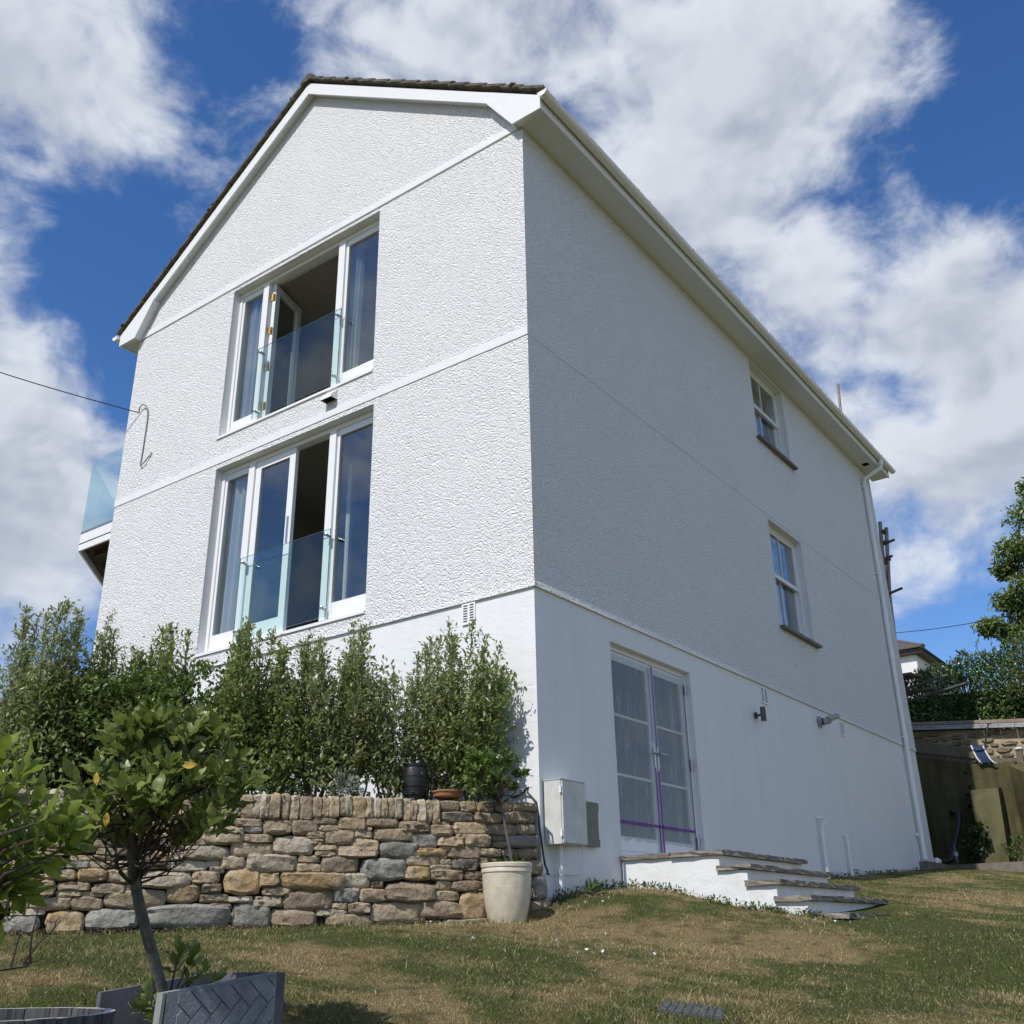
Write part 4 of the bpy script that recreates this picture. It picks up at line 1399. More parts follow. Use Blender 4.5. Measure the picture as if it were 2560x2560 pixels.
def stone_mesh(u0, u1, z0, z1, proud, seed):
    """quarry-faced stone: squarish outline, chipped arrises, uneven face"""
    rv = random.Random(seed)
    cu, cz = (u0 + u1) / 2, (z0 + z1) / 2
    hu, hz = (u1 - u0) / 2 + .0048, (z1 - z0) / 2 + .0048
    asp = hu / hz
    na, nb_ = (9, 6) if asp > 1.25 else ((6, 9) if asp < .8 else (7, 7))
    # corner pulls make an irregular quadrilateral
    k4 = [[(rv.uniform(0, .16) ** 1.0, rv.uniform(0, .22)) for _ in range(2)] for _ in range(2)]
    rnd_ = rv.uniform(.05, .17)
    tx, tz = rv.uniform(-.30, .30), rv.uniform(-.30, .30)
    sd_ = seed * 3.17
    V_, F_ = [], []

    def place(a, b_, d_):
        # a, b_ in -1..1 ; rounded-square mapping plus corner pulls
        r2 = a * a * b_ * b_
        a2 = a * (1 - rnd_ * .5 * b_ * b_)
        b2 = b_ * (1 - rnd_ * .5 * a * a)
        ia, ib = (0 if a < 0 else 1), (0 if b_ < 0 else 1)
        w_ = abs(a * b_)
        a2 -= math.copysign(k4[ia][ib][0] * w_ / max(asp, .6) * 1.1, a)
        b2 -= math.copysign(k4[ia][ib][1] * w_ * min(asp, 1.4) * .8, b_)
        n1_ = mnoise.noise(Vector((a * 1.3 * max(asp, 1) + sd_, b_ * 1.5, sd_ * .7)))
        n2_ = mnoise.noise(Vector((a * 3.1 * max(asp, 1) + sd_, b_ * 3.3, sd_ * 1.3)))
        e_ = max(abs(a), abs(b_))
        a2 += e_ * .045 * n2_ / max(asp, .7)
        b2 += e_ * .075 * mnoise.noise(Vector((a * 2.6 * max(asp, 1) - sd_, b_ * 2.0, sd_)))
        dd = d_ + (proud * (tx * a + tz * b_ + .55 * n1_ + .28 * n2_) if d_ > 0 else 0)
        return wpt(cu + hu * a2, cz + hz * b2, dd)
    for j_ in range(nb_ + 1):
        for i_ in range(na + 1):
            a, b_ = -1 + 2 * i_ / na, -1 + 2 * j_ / nb_
            a = math.copysign(abs(a) ** .8, a)
            b_ = math.copysign(abs(b_) ** .8, b_)
            e_ = max(abs(a), abs(b_))
            edge = e_ > .999
            V_.append(place(a, b_, proud * (.30 if edge else (1.0 if e_ < .72 else .92))))
    for j_ in range(nb_):
        for i_ in range(na):
            k = j_ * (na + 1) + i_
            F_.append((k, k + 1, k + na + 2, k + na + 1))
    ring = [i_ for i_ in range(na + 1)] + [(j_ + 1) * (na + 1) - 1 for j_ in range(1, nb_ + 1)] + [nb_ * (na + 1) + i_ for i_ in range(na - 1, -1, -1)] + [j_ * (na + 1) for j_ in range(nb_ - 1, 0, -1)]
    base_n = len(V_)
    cen = wpt(cu, cz, 0)
    for (sh, dd) in ((1.0, -.012), (.97, -.085)):
        for r_ in ring:
            p_ = V_[r_]
            lp_ = Vector(p_) - cen
            dn = lp_.dot(WN)
            V_.append(cen + (lp_ - WN * dn) * sh + WN * dd)
    m_ = len(ring)
    for i_ in range(m_):
        j_ = (i_ + 1) % m_
        F_.append((ring[j_], ring[i_], base_n + i_, base_n + j_))
        F_.append((base_n + j_, base_n + i_, base_n + m_ + i_, base_n + m_ + j_))
    return V_, F_


for i, row in enumerate(STONE_TABLE.split(';')):
    q_ = row.split(',')
    u0, u1, z0, z1 = map(float, q_[:4])
    sz = min(u1 - u0, z1 - z0)
    rv = random.Random(i * 7 + 1)
    proud = min(.044, .015 + sz * .18) * rv.uniform(.65, 1.35)
    V_, F_ = stone_mesh(u0, u1, z0, z1, proud, i + 1)
    st = MB().add(V_, F_).build('stone', STONES[q_[4]], wall, smooth=False)
    st.data.polygons.foreach_set('use_smooth', [True] * len(st.data.polygons))
    try:
        st.data.set_sharp_from_angle(angle=R(38))
    except Exception:
        pass
# dark core behind the joints, concrete footing along the foot
core = MB()
core.prism([wpt(-.03, -.5, -.03), wpt(5.3, -.5, -.03), wpt(5.3, .80, -.03), wpt(.0, .86, -.03)], -WN * .28)
core.build('wall_core', MORTAR, wall)
ft = MB()
V_, F_ = [], []
nf = 70
for k in range(nf + 1):
    u_ = -.12 + 5.3 * k / nf
    zt_ = -.022 - .022 * u_ + .03 * mnoise.noise(Vector((u_ * 3, 1, 2))) + (.035 if u_ < .8 else 0) - .018
    ov = .055 + .02 * mnoise.noise(Vector((u_ * 4, 7, 2)))
    V_ += [wpt(u_, zt_ + .01, -.02), wpt(u_, zt_, ov), wpt(u_, -.6, ov + .03)]
for k in range(nf):
    a_ = k * 3
    F_ += [(a_, a_ + 1, a_ + 4, a_ + 3), (a_ + 1, a_ + 2, a_ + 5, a_ + 4)]
ft.add(V_, F_)
ft.build('footing', FOOTING, wall, smooth=True)

# raised planting bed behind the wall
V_, F_ = [], []
nu, nv = 44, 22
for j in range(nv + 1):
    for i in range(nu + 1):
        u_ = -.05 + 5.6 * i / nu
        base = WO + WU * u_ - WN * .06
        tgt = Vector((min(-.02, base.x - .3 - 1.8 * i / nu * 4), .004, 0))
        p_ = base.lerp(tgt, j / nv)
        z_ = .835 - .02 * u_ + .09 * sstep(j / 4) + .03 * mnoise.noise(Vector((p_.x * 4, p_.y * 4, 0)))
        V_.append((p_.x, p_.y, z_))
for j in range(nv):
    for i in range(nu):
        k = j * (nu + 1) + i
        F_.append((k, k + nu + 1, k + nu + 2, k + 1))
bed = MB().add(V_, F_).build('planting_bed', SOIL, None, smooth=True)
tag(bed, kind='structure')

# ------------------------------------------------------------------ foliage tools


def leaf_arrays(pos, axis, nrm, length, width, fold=0.25, curl=0.15):
    """leaves as folded 6-point blades: pos (n,3) base, axis unit (n,3), nrm unit (n,3)"""
    n = len(pos)
    side = np.cross(axis, nrm)
    side /= np.linalg.norm(side, axis=1, keepdims=True) + 1e-9
    nr = np.cross(side, axis)
    L = length[:, None]
    Wd = width[:, None]
    p0 = pos
    p1 = pos + axis * L * .5 + nr * L * curl * .5
    p2 = pos + axis * L
    l1 = pos + axis * L * .30 - side * Wd * .42 + nr * Wd * fold
    l2 = pos + axis * L * .66 - side * Wd * .40 + nr * (Wd * fold + L * curl * .3)
    r1 = pos + axis * L * .30 + side * Wd * .42 + nr * Wd * fold
    r2 = pos + axis * L * .66 + side * Wd * .40 + nr * (Wd * fold + L * curl * .3)
    V_ = np.stack([p0, p1, p2, l1, l2, r1, r2], 1).reshape(-1, 3)
    o = (np.arange(n) * 7)[:, None]
    quads = np.concatenate([o + np.array([[0, 1, 4, 3]]), o + np.array([[0, 5, 6, 1]])], 0)
    tris = np.concatenate([o + np.array([[1, 2, 4]]), o + np.array([[1, 6, 2]])], 0)
    return V_, quads, tris


def mixed_mesh(name, V_, quads, tris):
    me = bpy.data.meshes.new(name)
    V_ = np.asarray(V_, np.float32)
    me.vertices.add(len(V_))
    me.vertices.foreach_set('co', V_.ravel())
    nl = quads.size + tris.size
    me.loops.add(nl)
    me.loops.foreach_set('vertex_index', np.concatenate([quads.ravel(), tris.ravel()]).astype(np.int32))
    me.polygons.add(len(quads) + len(tris))
    ls = np.concatenate([np.arange(len(quads)) * 4, quads.size + np.arange(len(tris)) * 3]).astype(np.int32)
    me.polygons.foreach_set('loop_start', ls)
    me.update(calc_edges=True)
    me.polygons.foreach_set('use_smooth', [True] * len(me.polygons))
    return me


def unit(a):
    return a / (np.linalg.norm(a, axis=-1, keepdims=True) + 1e-9)


def rand_unit(rng, n):
    return unit(rng.normal(size=(n, 3)))


def upright_shrub(name, label, base, height, spread, nst, leaf, rng, mat, lsize, lean=(0, 0), density=1.0, cat='shrub', group=None, fuzzy=0.0):
    """several ascending stems, side shoots all along them, small leaves along every shoot; ends in leafy spires"""
    root = empty(name, base)
    tag(root, label, cat, group)
    stems = MB()
    P_, A_ = [], []
    sz_ = []
    for s_ in range(nst):
        ang = rng.uniform(0, 2 * np.pi)
        out = spread * (0.15 + 0.85 * rng.random() ** .7)
        hh = height * rng.uniform(.62, 1.0) if s_ else height
        tip = np.array([base[0] + math.cos(ang) * out + lean[0] * hh, base[1] + math.sin(ang) * out + lean[1] * hh, base[2] + hh])
        b0 = np.array(base) + np.array([math.cos(ang), math.sin(ang), 0]) * spread * .12
        npt = 9
        pts = []
        for k in range(npt):
            t = k / (npt - 1)
            p = b0 * (1 - t) + tip * t
            bow = math.sin(t * np.pi) * spread * .22
            p = p + np.array([math.cos(ang), math.sin(ang), 0]) * bow + rng.normal(size=3) * .010
            pts.append(p)
        stems.tube(pts, [.009 * (1 - .8 * k / (npt - 1)) + .0012 for k in range(npt)], 5, caps=False)
        pts = np.array(pts)
        # shoots
        nsh = int(hh * 44 * density)
        for _ in range(nsh):
            t = rng.uniform(.07, 1.0) ** .85
            kf = t * (npt - 1)
            k0 = min(int(kf), npt - 2)
            p = pts[k0] * (1 - (kf - k0)) + pts[k0 + 1] * (kf - k0)
            d0 = unit(pts[k0 + 1] - pts[k0])
            rad = rand_unit(rng, 1)[0]
            rad = unit(rad - d0 * (rad @ d0))
            sh_len = (.06 + .26 * (1 - t) ** .7) * rng.uniform(.5, 1.25) * (1 + fuzzy)
            d = unit(d0 * .9 + rad * rng.uniform(.55, 1.2) + np.array([0, 0, .35]))
            nl = max(5, int(sh_len / (lsize * .27)))
            tt = np.linspace(.12, 1, nl)[:, None]
            pp = p + d * sh_len * tt + rng.normal(size=(nl, 3)) * .004
            ax = unit(d * .75 + rand_unit(rng, nl) * .85)
            P_.append(pp)
            A_.append(ax)
            sz_.append(np.full(nl, 1.0 - .35 * t))
            if sh_len > .13 and rng.random() < .5:
                stems.tube([p, p + d * sh_len], [.003, .001], 3, caps=False)
        # dense leading spire
        nl = int(46 * density)
        tt = rng.uniform(.74, 1.03, nl)[:, None]
        pp = pts[-1] * tt + pts[-3] * 0 + (1 - tt) * pts[0] + rng.normal(size=(nl, 3)) * .012 * (1.4 - tt)
        kf = np.clip(tt[:, 0], 0, 1) * (npt - 1)
        k0 = np.minimum(kf.astype(int), npt - 2)
        fr_ = (kf - k0)[:, None]
        pp = pts[k0] * (1 - fr_) + pts[k0 + 1] * fr_ + rng.normal(size=(nl, 3)) * .008
        ax = unit(unit(pts[-1] - pts[-2])[None, :] * .8 + rand_unit(rng, nl) * .75)
        P_.append(pp)
        A_.append(ax)
        sz_.append(np.full(nl, .8))
    # leafy body filling the lower two thirds, in uneven clumps
    nbd = int(1250 * density * height)
    ncl = 26
    ca = rng.uniform(0, 2 * np.pi, ncl)
    cz = rng.uniform(.03, .72, ncl)
    cr = spread * (1.15 - .55 * cz) * rng.random(ncl) ** .5 * 1.1
    cc = np.stack([base[0] + np.cos(ca) * cr + lean[0] * cz * height, base[1] + np.sin(ca) * cr + lean[1] * cz * height, base[2] + cz * height], 1)
    ix = rng.integers(0, ncl, nbd)
    P_.append(cc[ix] + rng.normal(size=(nbd, 3)) * np.array([.075, .075, .11]))
    A_.append(unit(rand_unit(rng, nbd) * .8 + np.array([0, 0, .55])))
    sz_.append(np.full(nbd, .95))
    P_ = np.concatenate(P_)
    A_ = np.concatenate(A_)
    S_ = np.concatenate(sz_)
    n = len(P_)
    N_ = unit(rand_unit(rng, n) * .7 + np.array([0, 0, .8]))
    ln = lsize * rng.uniform(.7, 1.25, n) * S_
    V_, Q_, T_ = leaf_arrays(P_, A_, N_, ln, ln * leaf, .2, .1)
    me = mixed_mesh('foliage', V_, Q_, T_)
    fo = link('foliage', me, mat, root)
    tag(fo, kind='stuff')
    stems.build('stems', STEM, root, smooth=True)
    return root


def bushy(name, label, base, rad, height, n, lsize, aspect, mat, rng, cat='shrub', group=None, stem_mat=None, lean=(0, 0), shape=1.0):
    """rounded broad-leaved bush: leaves grouped in clumps through an uneven volume"""
    root = empty(name, base)
    tag(root, label, cat, group)
    st = MB()
    ncl = max(12, n // 26)
    C_ = []
    for k in range(ncl):
        d = rand_unit(rng, 1)[0]
        r_ = rng.random() ** .40
        lump = 1 + .28 * mnoise.noise(Vector(d * 1.8) + Vector(base))
        c = np.array([base[0] + lean[0] * height, base[1] + lean[1] * height, base[2] + height * .52]) + d * r_ * lump * np.array([rad, rad, height * .50])
        if c[2] < base[2] + .05:
            c[2] = base[2] + .05 + rng.random() * .2
        C_.append(c)
        if k % 3 == 0:
            b0 = np.array(base) + rng.normal(size=3) * np.array([.05, .05, 0])
            st.tube([b0, b0 * .45 + c * .55 + rng.normal(size=3) * .03, c], [.010, .006, .002], 5, caps=False)
    C_ = np.array(C_)
    idx = rng.integers(0, ncl, n)
    spreadc = rad * .26
    P_ = C_[idx] + rng.normal(size=(n, 3)) * spreadc * np.array([1, 1, .8]) * .62
    cen = np.array([base[0], base[1], base[2] + height * .45])
    outw = unit(P_ - cen)
    A_ = unit(outw * .7 + rand_unit(rng, n) * .8 + np.array([0, 0, .15]))
    N_ = unit(outw * .6 + rand_unit(rng, n) * .5 + np.array([0, 0, .7]))
    ln = lsize * rng.uniform(.65, 1.25, n)
    V_, Q_, T_ = leaf_arrays(P_, A_, N_, ln, ln * aspect, .18, .12)
    fo = link('foliage', mixed_mesh('foliage', V_, Q_, T_), mat, root)
    tag(fo, kind='stuff')
    st.build('stems', stem_mat or TWIG, root, smooth=True)
    return root


def bed_point(u_, back):
    p_ = WO + WU * u_ - WN * back
    return (p_.x, p_.y, .91 - .02 * u_)


rng = np.random.default_rng(21)
# upright grey-green shrubs, right to left along the bed:  u along the wall, distance behind it, height, spread, lean
rowA = [
    (.42, .40, 1.62, .30, 11, (.05, .02), ''),
    (.80, .50, 1.56, .26, 8, (.00, .02), ''),
    (1.14, .52, 1.26, .26, 8, (0, 0), ''),
    (1.42, .50, 1.60, .28, 10, (0, 0), ''),
    (1.78, .52, 1.45, .27, 9, (0, 0), ''),
    (2.12, .50, 1.48, .27, 9, (-.02, 0), ''),
    (2.48, .52, 1.45, .30, 10, (0, 0), ''),
    (3.12, .62, 1.48, .26, 9, (0, 0), ''),
    (3.50, .70, 1.46, .20, 7, (0, 0), ''),
    (4.02, .50, 1.50, .34, 13, (0, 0), ''),
]
labels = ['rightmost upright shrub, leaning towards the house corner',
          'upright shrub just to the right of the black ribbed pot',
          'shorter upright shrub just left of the black ribbed pot',
          'tall upright shrub below the right-hand pane of the lower window',
          'upright shrub below the right end of the lower glass balustrade',
          'upright shrub below the middle of the lower glass balustrade',
          'upright shrub below the left end of the lower glass balustrade',
          'upright shrub with tall spires above the bay tree crown',
          'narrow upright shrub in front of the left edge of the white gable',
          'large upright shrub at the left edge of the photograph']
for (u_, bk, hh, sp, ns, ln_, _), lb in zip(rowA, labels):
    upright_shrub('upright_shrub', lb, bed_point(u_, bk), hh, sp, ns, rng.uniform(.36, .46), rng, L_OLE if rng.random() < .6 else L_OLE2, rng.uniform(.050, .062), ln_, rng.uniform(.78, 1.0), 'shrub', 'upright grey-green shrubs along the raised bed')
bushy('broad_leaved_shrub', 'bright green broad-leaved shrub just left of the lower gable window', bed_point(2.80, .62), .27, 1.12, 2600, .045, .62, L_BEECH, rng)
bushy('broad_leaved_shrub', 'dark broad-leaved shrub between the two leftmost upright shrubs', bed_point(3.72, .46), .36, 1.02, 4600, .045, .62, L_BEECH, rng)
bushy('broad_leaved_shrub', 'fresh green broad-leaved shrub directly behind the bay tree crown', bed_point(3.20, .46), .32, 1.02, 3800, .048, .62, L_BEECH, rng)
bushy('broad_leaved_shrub', 'yellow-green broad-leaved shrub under the left pane of the lower window', bed_point(2.45, .74), .28, 1.18, 2600, .046, .62, L_BEECH, rng)
bushy('small_leaved_shrub', 'rounded fine-leaved shrub in front of the left part of the gable', bed_point(3.40, .85), .40, 1.18, 8500, .021, .6, L_PITT, rng)
bushy('low_shrub', 'low green shrub on the bed edge to the right of the bay tree crown', bed_point(2.62, .32), .20, .34, 1100, .035, .6, L_BEECH, rng)
bushy('low_shrub', 'low dark green shrub on the bed edge behind the bay tree', bed_point(3.15, .34), .24, .52, 1900, .038, .62, L_BEECH, rng)
bushy('low_shrub', 'low dense shrub at the foot of the shrubs below the glass balustrade', bed_point(2.05, .45), .24, .42, 1500, .030, .5, L_OLE, rng)
bushy('silver_plant', 'small silver-leaved plant on the bed edge above the coping', bed_point(1.58, .20), .12, .17, 700, .035, .25, L_SILV, rng)

# black pot and terracotta saucer on the bed
bp = bed_point(1.00, .26)
pot = MB().lathe([(.085, 0), (.095, .004), (.098, .02), (.092, .03), (.104, .10), (.112, .18), (.108, .25), (.098, .285), (.102, .295), (.102, .315), (.088, .318), (.084, .30)], (bp[0], bp[1], bp[2] + .005), 28)
po = pot.build('black_pot', BLACKP, None, smooth=True)
tag(po, 'black ribbed barrel-shaped pot among the shrubs on the raised bed', 'pot')
for z in (.06, .13, .21):
    MB().lathe([(.1035 if z < .1 else .1095, z - .004), (.1085 if z < .1 else .1145, z), (.1035 if z < .1 else .1095, z + .004)], (bp[0], bp[1], bp[2] + .005), 28).build('rib', BLACKP, po, smooth=True)
tp = bed_point(.74, .16)
t_ = MB().lathe([(.10, 0), (.118, .012), (.125, .045), (.132, .047), (.132, .06), (.120, .062), (.112, .02), (.05, .016)], (tp[0], tp[1], tp[2] + .035), 28)
tag(t_.build('terracotta_saucer', TERRACOTTA, None, smooth=True), 'terracotta saucer lying on the bed beside the black pot', 'saucer')

# ------------------------------------------------------------------ bay trees with single leaves


def bay_leaf_mesh(name, L, Wd, fold, curl, wavy, seed):
    rv = random.Random(seed)
    prof = [(0, .05), (.12, .35), (.28, .82), (.46, 1.0), (.64, .90), (.80, .58), (.92, .24), (1.0, 0.0)]
    V_, F_ = [], []
    for i, (t, w) in enumerate(prof):
        z = curl * L * (t * t) * -1 + .02 * L * math.sin(t * 9) * wavy
        hw = Wd * .5 * w
        ed = fold * hw + wavy * .006 * math.sin(i * 2.4 + seed)
        V_ += [(-hw, t * L, z + ed), (0, t * L, z), (hw, t * L, z + ed + wavy * .004 * rv.uniform(-1, 1))]
    for i in range(len(prof) - 1):
        a = i * 3
        F_ += [(a, a + 1, a + 4, a + 3), (a + 1, a + 2, a + 5, a + 4)]
    me = bpy.data.meshes.new(name)
    me.from_pydata(V_, [], F_)
    me.update()
    me.polygons.foreach_set('use_smooth', [True] * len(me.polygons))
    return me


def leaf_set(prefix, mat, L, Wd):
    out = []
    for k, (fo_, cu_, wa_) in enumerate(((.28, .10, .5), (.4, .22, 1.0), (.18, .02, .8), (.35, .32, 1.2))):
        me = bay_leaf_mesh(prefix, L, Wd * (1 + .1 * (k % 2)), fo_, cu_, wa_, k + 3)
        me.materials.append(mat)
        out.append(me)
    return out


def place_leaf(me, parent, pos, axis, nrm, sc):
    y = Vector(axis).normalized()
    z = Vector(nrm)
    z = (z - y * z.dot(y))
    z = z.normalized() if z.length > 1e-4 else y.orthogonal().normalized()
    x = y.cross(z)
    mw = Matrix((x * sc, y * sc, z * sc)).transposed().to_4x4()
    mw.translation = Vector(pos)
    o = bpy.data.objects.new('leaf', me)
    COL.objects.link(o)
    o.parent = parent
    o.matrix_basis = Matrix.Translation(-Vector(parent.location)) @ mw
    return o


def rosettes(parent, tips, meshes, rng, per, size, max_obj, up_bias=.6, open_=.9, extra_mat=None):
    """whorls of leaves at shoot tips; first max_obj leaves are single objects, the rest one mass"""
    items = []
    for (p, d) in tips:
        d = unit(np.array(d))
        m_ = int(rng.integers(per[0], per[1] + 1))
        a0 = rng.uniform(0, 6.28)
        e1 = unit(np.cross(d, rand_unit(rng, 1)[0]))
        e2 = np.cross(d, e1)
        for k in range(m_):
            t = a0 + k * 2.4
            rad = e1 * math.cos(t) + e2 * math.sin(t)
            op = open_ * (0.35 + .75 * k / m_)
            ax = unit(d * up_bias + rad * op + rand_unit(rng, 1)[0] * .18)
            nr = unit(d * 1.0 - rad * .35 + rand_unit(rng, 1)[0] * .2)
            pos = np.array(p) - d * (.045 * k / m_) + rad * .004
            items.append((pos, ax, nr, size * rng.uniform(.72, 1.18)))
    order = list(range(len(items)))
    fwd = np.array(FH)
    order.sort(key=lambda i: items[i][0] @ fwd)
    rest = MB()
    for c_, i in enumerate(order):
        pos, ax, nr, sc = items[i]
        me = meshes[i % len(meshes)]
        if c_ < max_obj:
            place_leaf(me, parent, pos, ax, nr, sc)
        else:
            y = Vector(ax)
            z = Vector(nr)
            z = (z - y * z.dot(y)).normalized()
            x = y.cross(z)
            vs_ = [Vector(pos) + (x * v_.co.x + y * v_.co.y + z * v_.co.z) * sc for v_ in me.vertices]
            rest.add(vs_, [tuple(p_.vertices) for p_ in me.polygons])
    if rest.v:
        o = rest.build('leaf_mass', meshes[0].materials[0], parent)
        o.data.polygons.foreach_set('use_smooth', [True] * len(o.data.polygons))
        tag(o, kind='stuff')


def at(px, py, depth):
    """where a thing of the foreground stands: photograph direction and distance along the view"""
    return np.array(CAM + (fw + rt * (px - 1280) / 2493.6 - up * (py - 1280) / 2493.6) * depth)


LS_BAY = leaf_set('bay_leaf', L_BAY, .075, .030)
LS_FRESH = leaf_set('fresh_leaf', L_BAYY, .10, .037)
LS_YEL = leaf_set('yellow_leaf', L_YEL, .055, .026)

# foreground bay in the herringbone planter
bay_base = at(414, 2545, 3.72)
bay = empty('bay_tree', bay_base)
tag(bay, 'small standard bay tree with bare lower twigs growing in the herringbone planter', 'tree')
tr_pts = [bay_base - np.array([0, 0, .15]), at(409, 2498, 3.72), at(385, 2400, 3.71), at(350, 2270, 3.70), at(332, 2180, 3.70), at(328, 2110, 3.70), at(335, 2040, 3.70)]
MB().tube(tr_pts, [.026, .0245, .022, .0205, .0195, .0165, .010], 12).build('trunk', BARK, bay, smooth=True)
br = MB()
rng = np.random.default_rng(5)
tips = []
cr_c = at(405, 1968, 3.72)
starts = [at(332, 2215, 3.70), at(330, 2160, 3.70), at(328, 2110, 3.70), at(333, 2060, 3.70), at(335, 2040, 3.70)]
ntip = 128
for k in range(ntip):
    # tips spread through a dome, denser towards the top and the right
    a = rng.uniform(0, 2 * np.pi)
    rr = math.sqrt(rng.random())
    ht = rng.uniform(-.72, 1.0)
    wrad = .345 * math.sqrt(max(.05, 1 - (max(ht, 0) * .92) ** 2)) * (.95 if ht > -.2 else .9)
    side_r = math.cos(a) * rr * wrad
    dep = math.sin(a) * rr * wrad * .85
    p = cr_c + np.array(rt0) * side_r + np.array(FH) * dep + np.array([0, 0, 1.0]) * ht * .25
    if ht < -.35 and rr < .35:
        continue
    lat = side_r / .325
    d = unit(np.array(rt0) * lat * .7 + np.array(FH) * dep * 1.6 + np.array([0, 0, .9]))
    tips.append((p, d))
    if k % 3:
        continue
    s0 = starts[int(rng.integers(0, len(starts)))]
    m1_ = s0 * .62 + p * .38 + np.array([0, 0, -.035]) + rng.normal(size=3) * .018
    m2_ = s0 * .28 + p * .72 + np.array([0, 0, -.030]) + rng.normal(size=3) * .014
    br.tube([s0, m1_, m2_, p], [.006, .0042, .0032, .002], 5, caps=False)
    for _ in range(1):
        q_ = m1_ * .5 + m2_ * .5
        e_ = q_ + (p - m1_) * rng.uniform(.2, .5) + rng.normal(size=3) * .045
        br.tube([q_, q_ * .5 + e_ * .5 + rng.normal(size=3) * .01, e_], [.004, .003, .0014], 4, caps=False)
# low bare twigs
for k in range(12):
    s0 = starts[int(rng.integers(0, 4))]
    a = rng.uniform(0, 2 * np.pi)
    e_ = s0 + np.array(rt0) * math.cos(a) * rng.uniform(.12, .30) + np.array(FH) * math.sin(a) * .22 + np.array([0, 0, rng.uniform(-.01, .12)])
    mids = [s0 * (1 - t) + e_ * t + rng.normal(size=3) * .015 + np.array([0, 0, -.03 * math.sin(t * 3.1)]) for t in (.35, .7)]
    br.tube([s0] + mids + [e_], [.0055, .004, .003, .0015], 5, caps=False)
    for _ in range(2):
        f_ = mids[1] + rng.normal(size=3) * .06 + np.array([0, 0, .04])
        br.tube([mids[1], f_], [.0025, .001], 4, caps=False)
br.build('branches', TWIG, bay, smooth=True)
# stray shoot to the right of the crown
tips.append((at(628, 1950, 3.6), np.array(rt0) * .8 + np.array([0, 0, .7])))
tips.append((at(540, 1825, 3.7), np.array([0, 0, 1.0])))
tips.append((at(370, 1810, 3.7), np.array([0, 0, 1.0])))
tips.append((at(440, 1830, 3.7), np.array([0, 0, 1.0])))
rosettes(bay, tips, LS_BAY, rng, (6, 9), 1.16, 290, .75, .9)
for (px, py, dx, dz) in ((242, 1930, .1, -1), (268, 2030, 0, -1), (455, 1915, 1, .1)):
    place_leaf(LS_YEL[0], bay, at(px, py, 3.42), np.array(rt0) * dx + np.array([0, 0, dz]), -np.array(FH) + rng.normal(size=3) * .2, rng.uniform(.7, 1.0)).name = 'yellow_leaf'
# suckers at the foot
tips = [(at(450, 2375, 3.78), (0, 0, 1)), (at(480, 2395, 3.80), (.2, 0, 1)), (at(505, 2430, 3.82), (.5, .3, 1)), (at(540, 2450, 3.84), (.6, .5, .8)), (at(440, 2410, 3.8), (-.2, 0, 1)),
        (at(370, 2500, 3.66), (-.5, -.3, .8)), (at(350, 2520, 3.66), (-.7, -.3, .6)), (at(385, 2545, 3.64), (-.3, -.5, .8)), (at(470, 2450, 3.8), (0, 0, 1)), (at(370, 2470, 3.7), (-.3, 0, 1))]
sk = MB()
for p, d in tips:
    sk.tube([bay_base, (bay_base + p) / 2 + np.array([0, 0, .02]), p], [.004, .003, .002], 4, caps=False)
sk.build('sucker_stems', TWIG, bay)
sapling = empty('bay_sucker', bay_base)
tag(sapling, 'leafy green suckers sprouting from the herringbone planter', 'plant')
rosettes(sapling, tips, LS_BAY, rng, (5, 7), .92, 300, .8, .7)

# broken herringbone planter: three slabs standing, front-left side missing
slabA, slabB, slabE, slabD = at(418, 2481, 3.50), at(693, 2431, 3.82), at(532, 2431, 4.20), at(253, 2481, 3.88)
plant = empty('herringbone_planter', (slabA + slabB + slabE + slabD) / 4 - np.array([0, 0, .45]))
tag(plant, 'square grey stone-effect planter with herringbone incised side, one side missing', 'planter')
m, nb = new_mat('grey_cast_stone')
co = coords(nb)
a_ = nb.noise(co, 7, 6, 0.65)
c_ = nb.mix(nb.smooth(a_, .35, .68), (0.165, 0.172, 0.188), (0.26, 0.268, 0.285))
c_ = nb.scale(c_, nb.math('ADD', nb.math('MULTIPLY', nb.noise(co, 160, 2, .6), 1.0), .5))
finish(nb, principled(nb, c_, .85, .25, 0, bump(nb, nb.noise(co, 70, 4, .65), .5, .006)))
CAST = m
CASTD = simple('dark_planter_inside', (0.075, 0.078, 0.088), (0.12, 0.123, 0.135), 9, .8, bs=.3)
PALECAST = simple('broken_pale_edge', (0.21, 0.22, 0.20), (0.29, 0.295, 0.27), 12, .9, bs=.7, bscale=30)


def slab(p0, p1, h_, t_, mat, name, batter=0.0):
    p0, p1 = Vector(p0), Vector(p1)
    d_ = (p1 - p0)
    dn = d_.normalized()
    n_ = Vector((dn.y, -dn.x, 0)).normalized()
    dwn = Vector((0, 0, -h_)) + n_ * -batter
    return MB().prism([p0, p1, p1 + dwn, p0 + dwn], -n_ * t_).build(name, mat, plant), n_, dwn, d_


PH = .47
so1, fn, dwn, dAB = slab(slabA, slabB, PH, .042, CAST, 'front_slab', .0)
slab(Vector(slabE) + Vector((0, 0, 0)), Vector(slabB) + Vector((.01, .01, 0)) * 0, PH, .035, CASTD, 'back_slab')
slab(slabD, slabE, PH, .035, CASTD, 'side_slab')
# pale broken end of the front slab
A3 = Vector(slabA)
MB().prism([A3 - dAB.normalized() * .004, A3 - dAB.normalized() * .004 - fn * .042, A3 - fn * .042 + dwn - dAB.normalized() * .02, A3 + dwn - dAB.normalized() * .02], -dAB.normalized() * .012).build('broken_edge', PALECAST, plant)
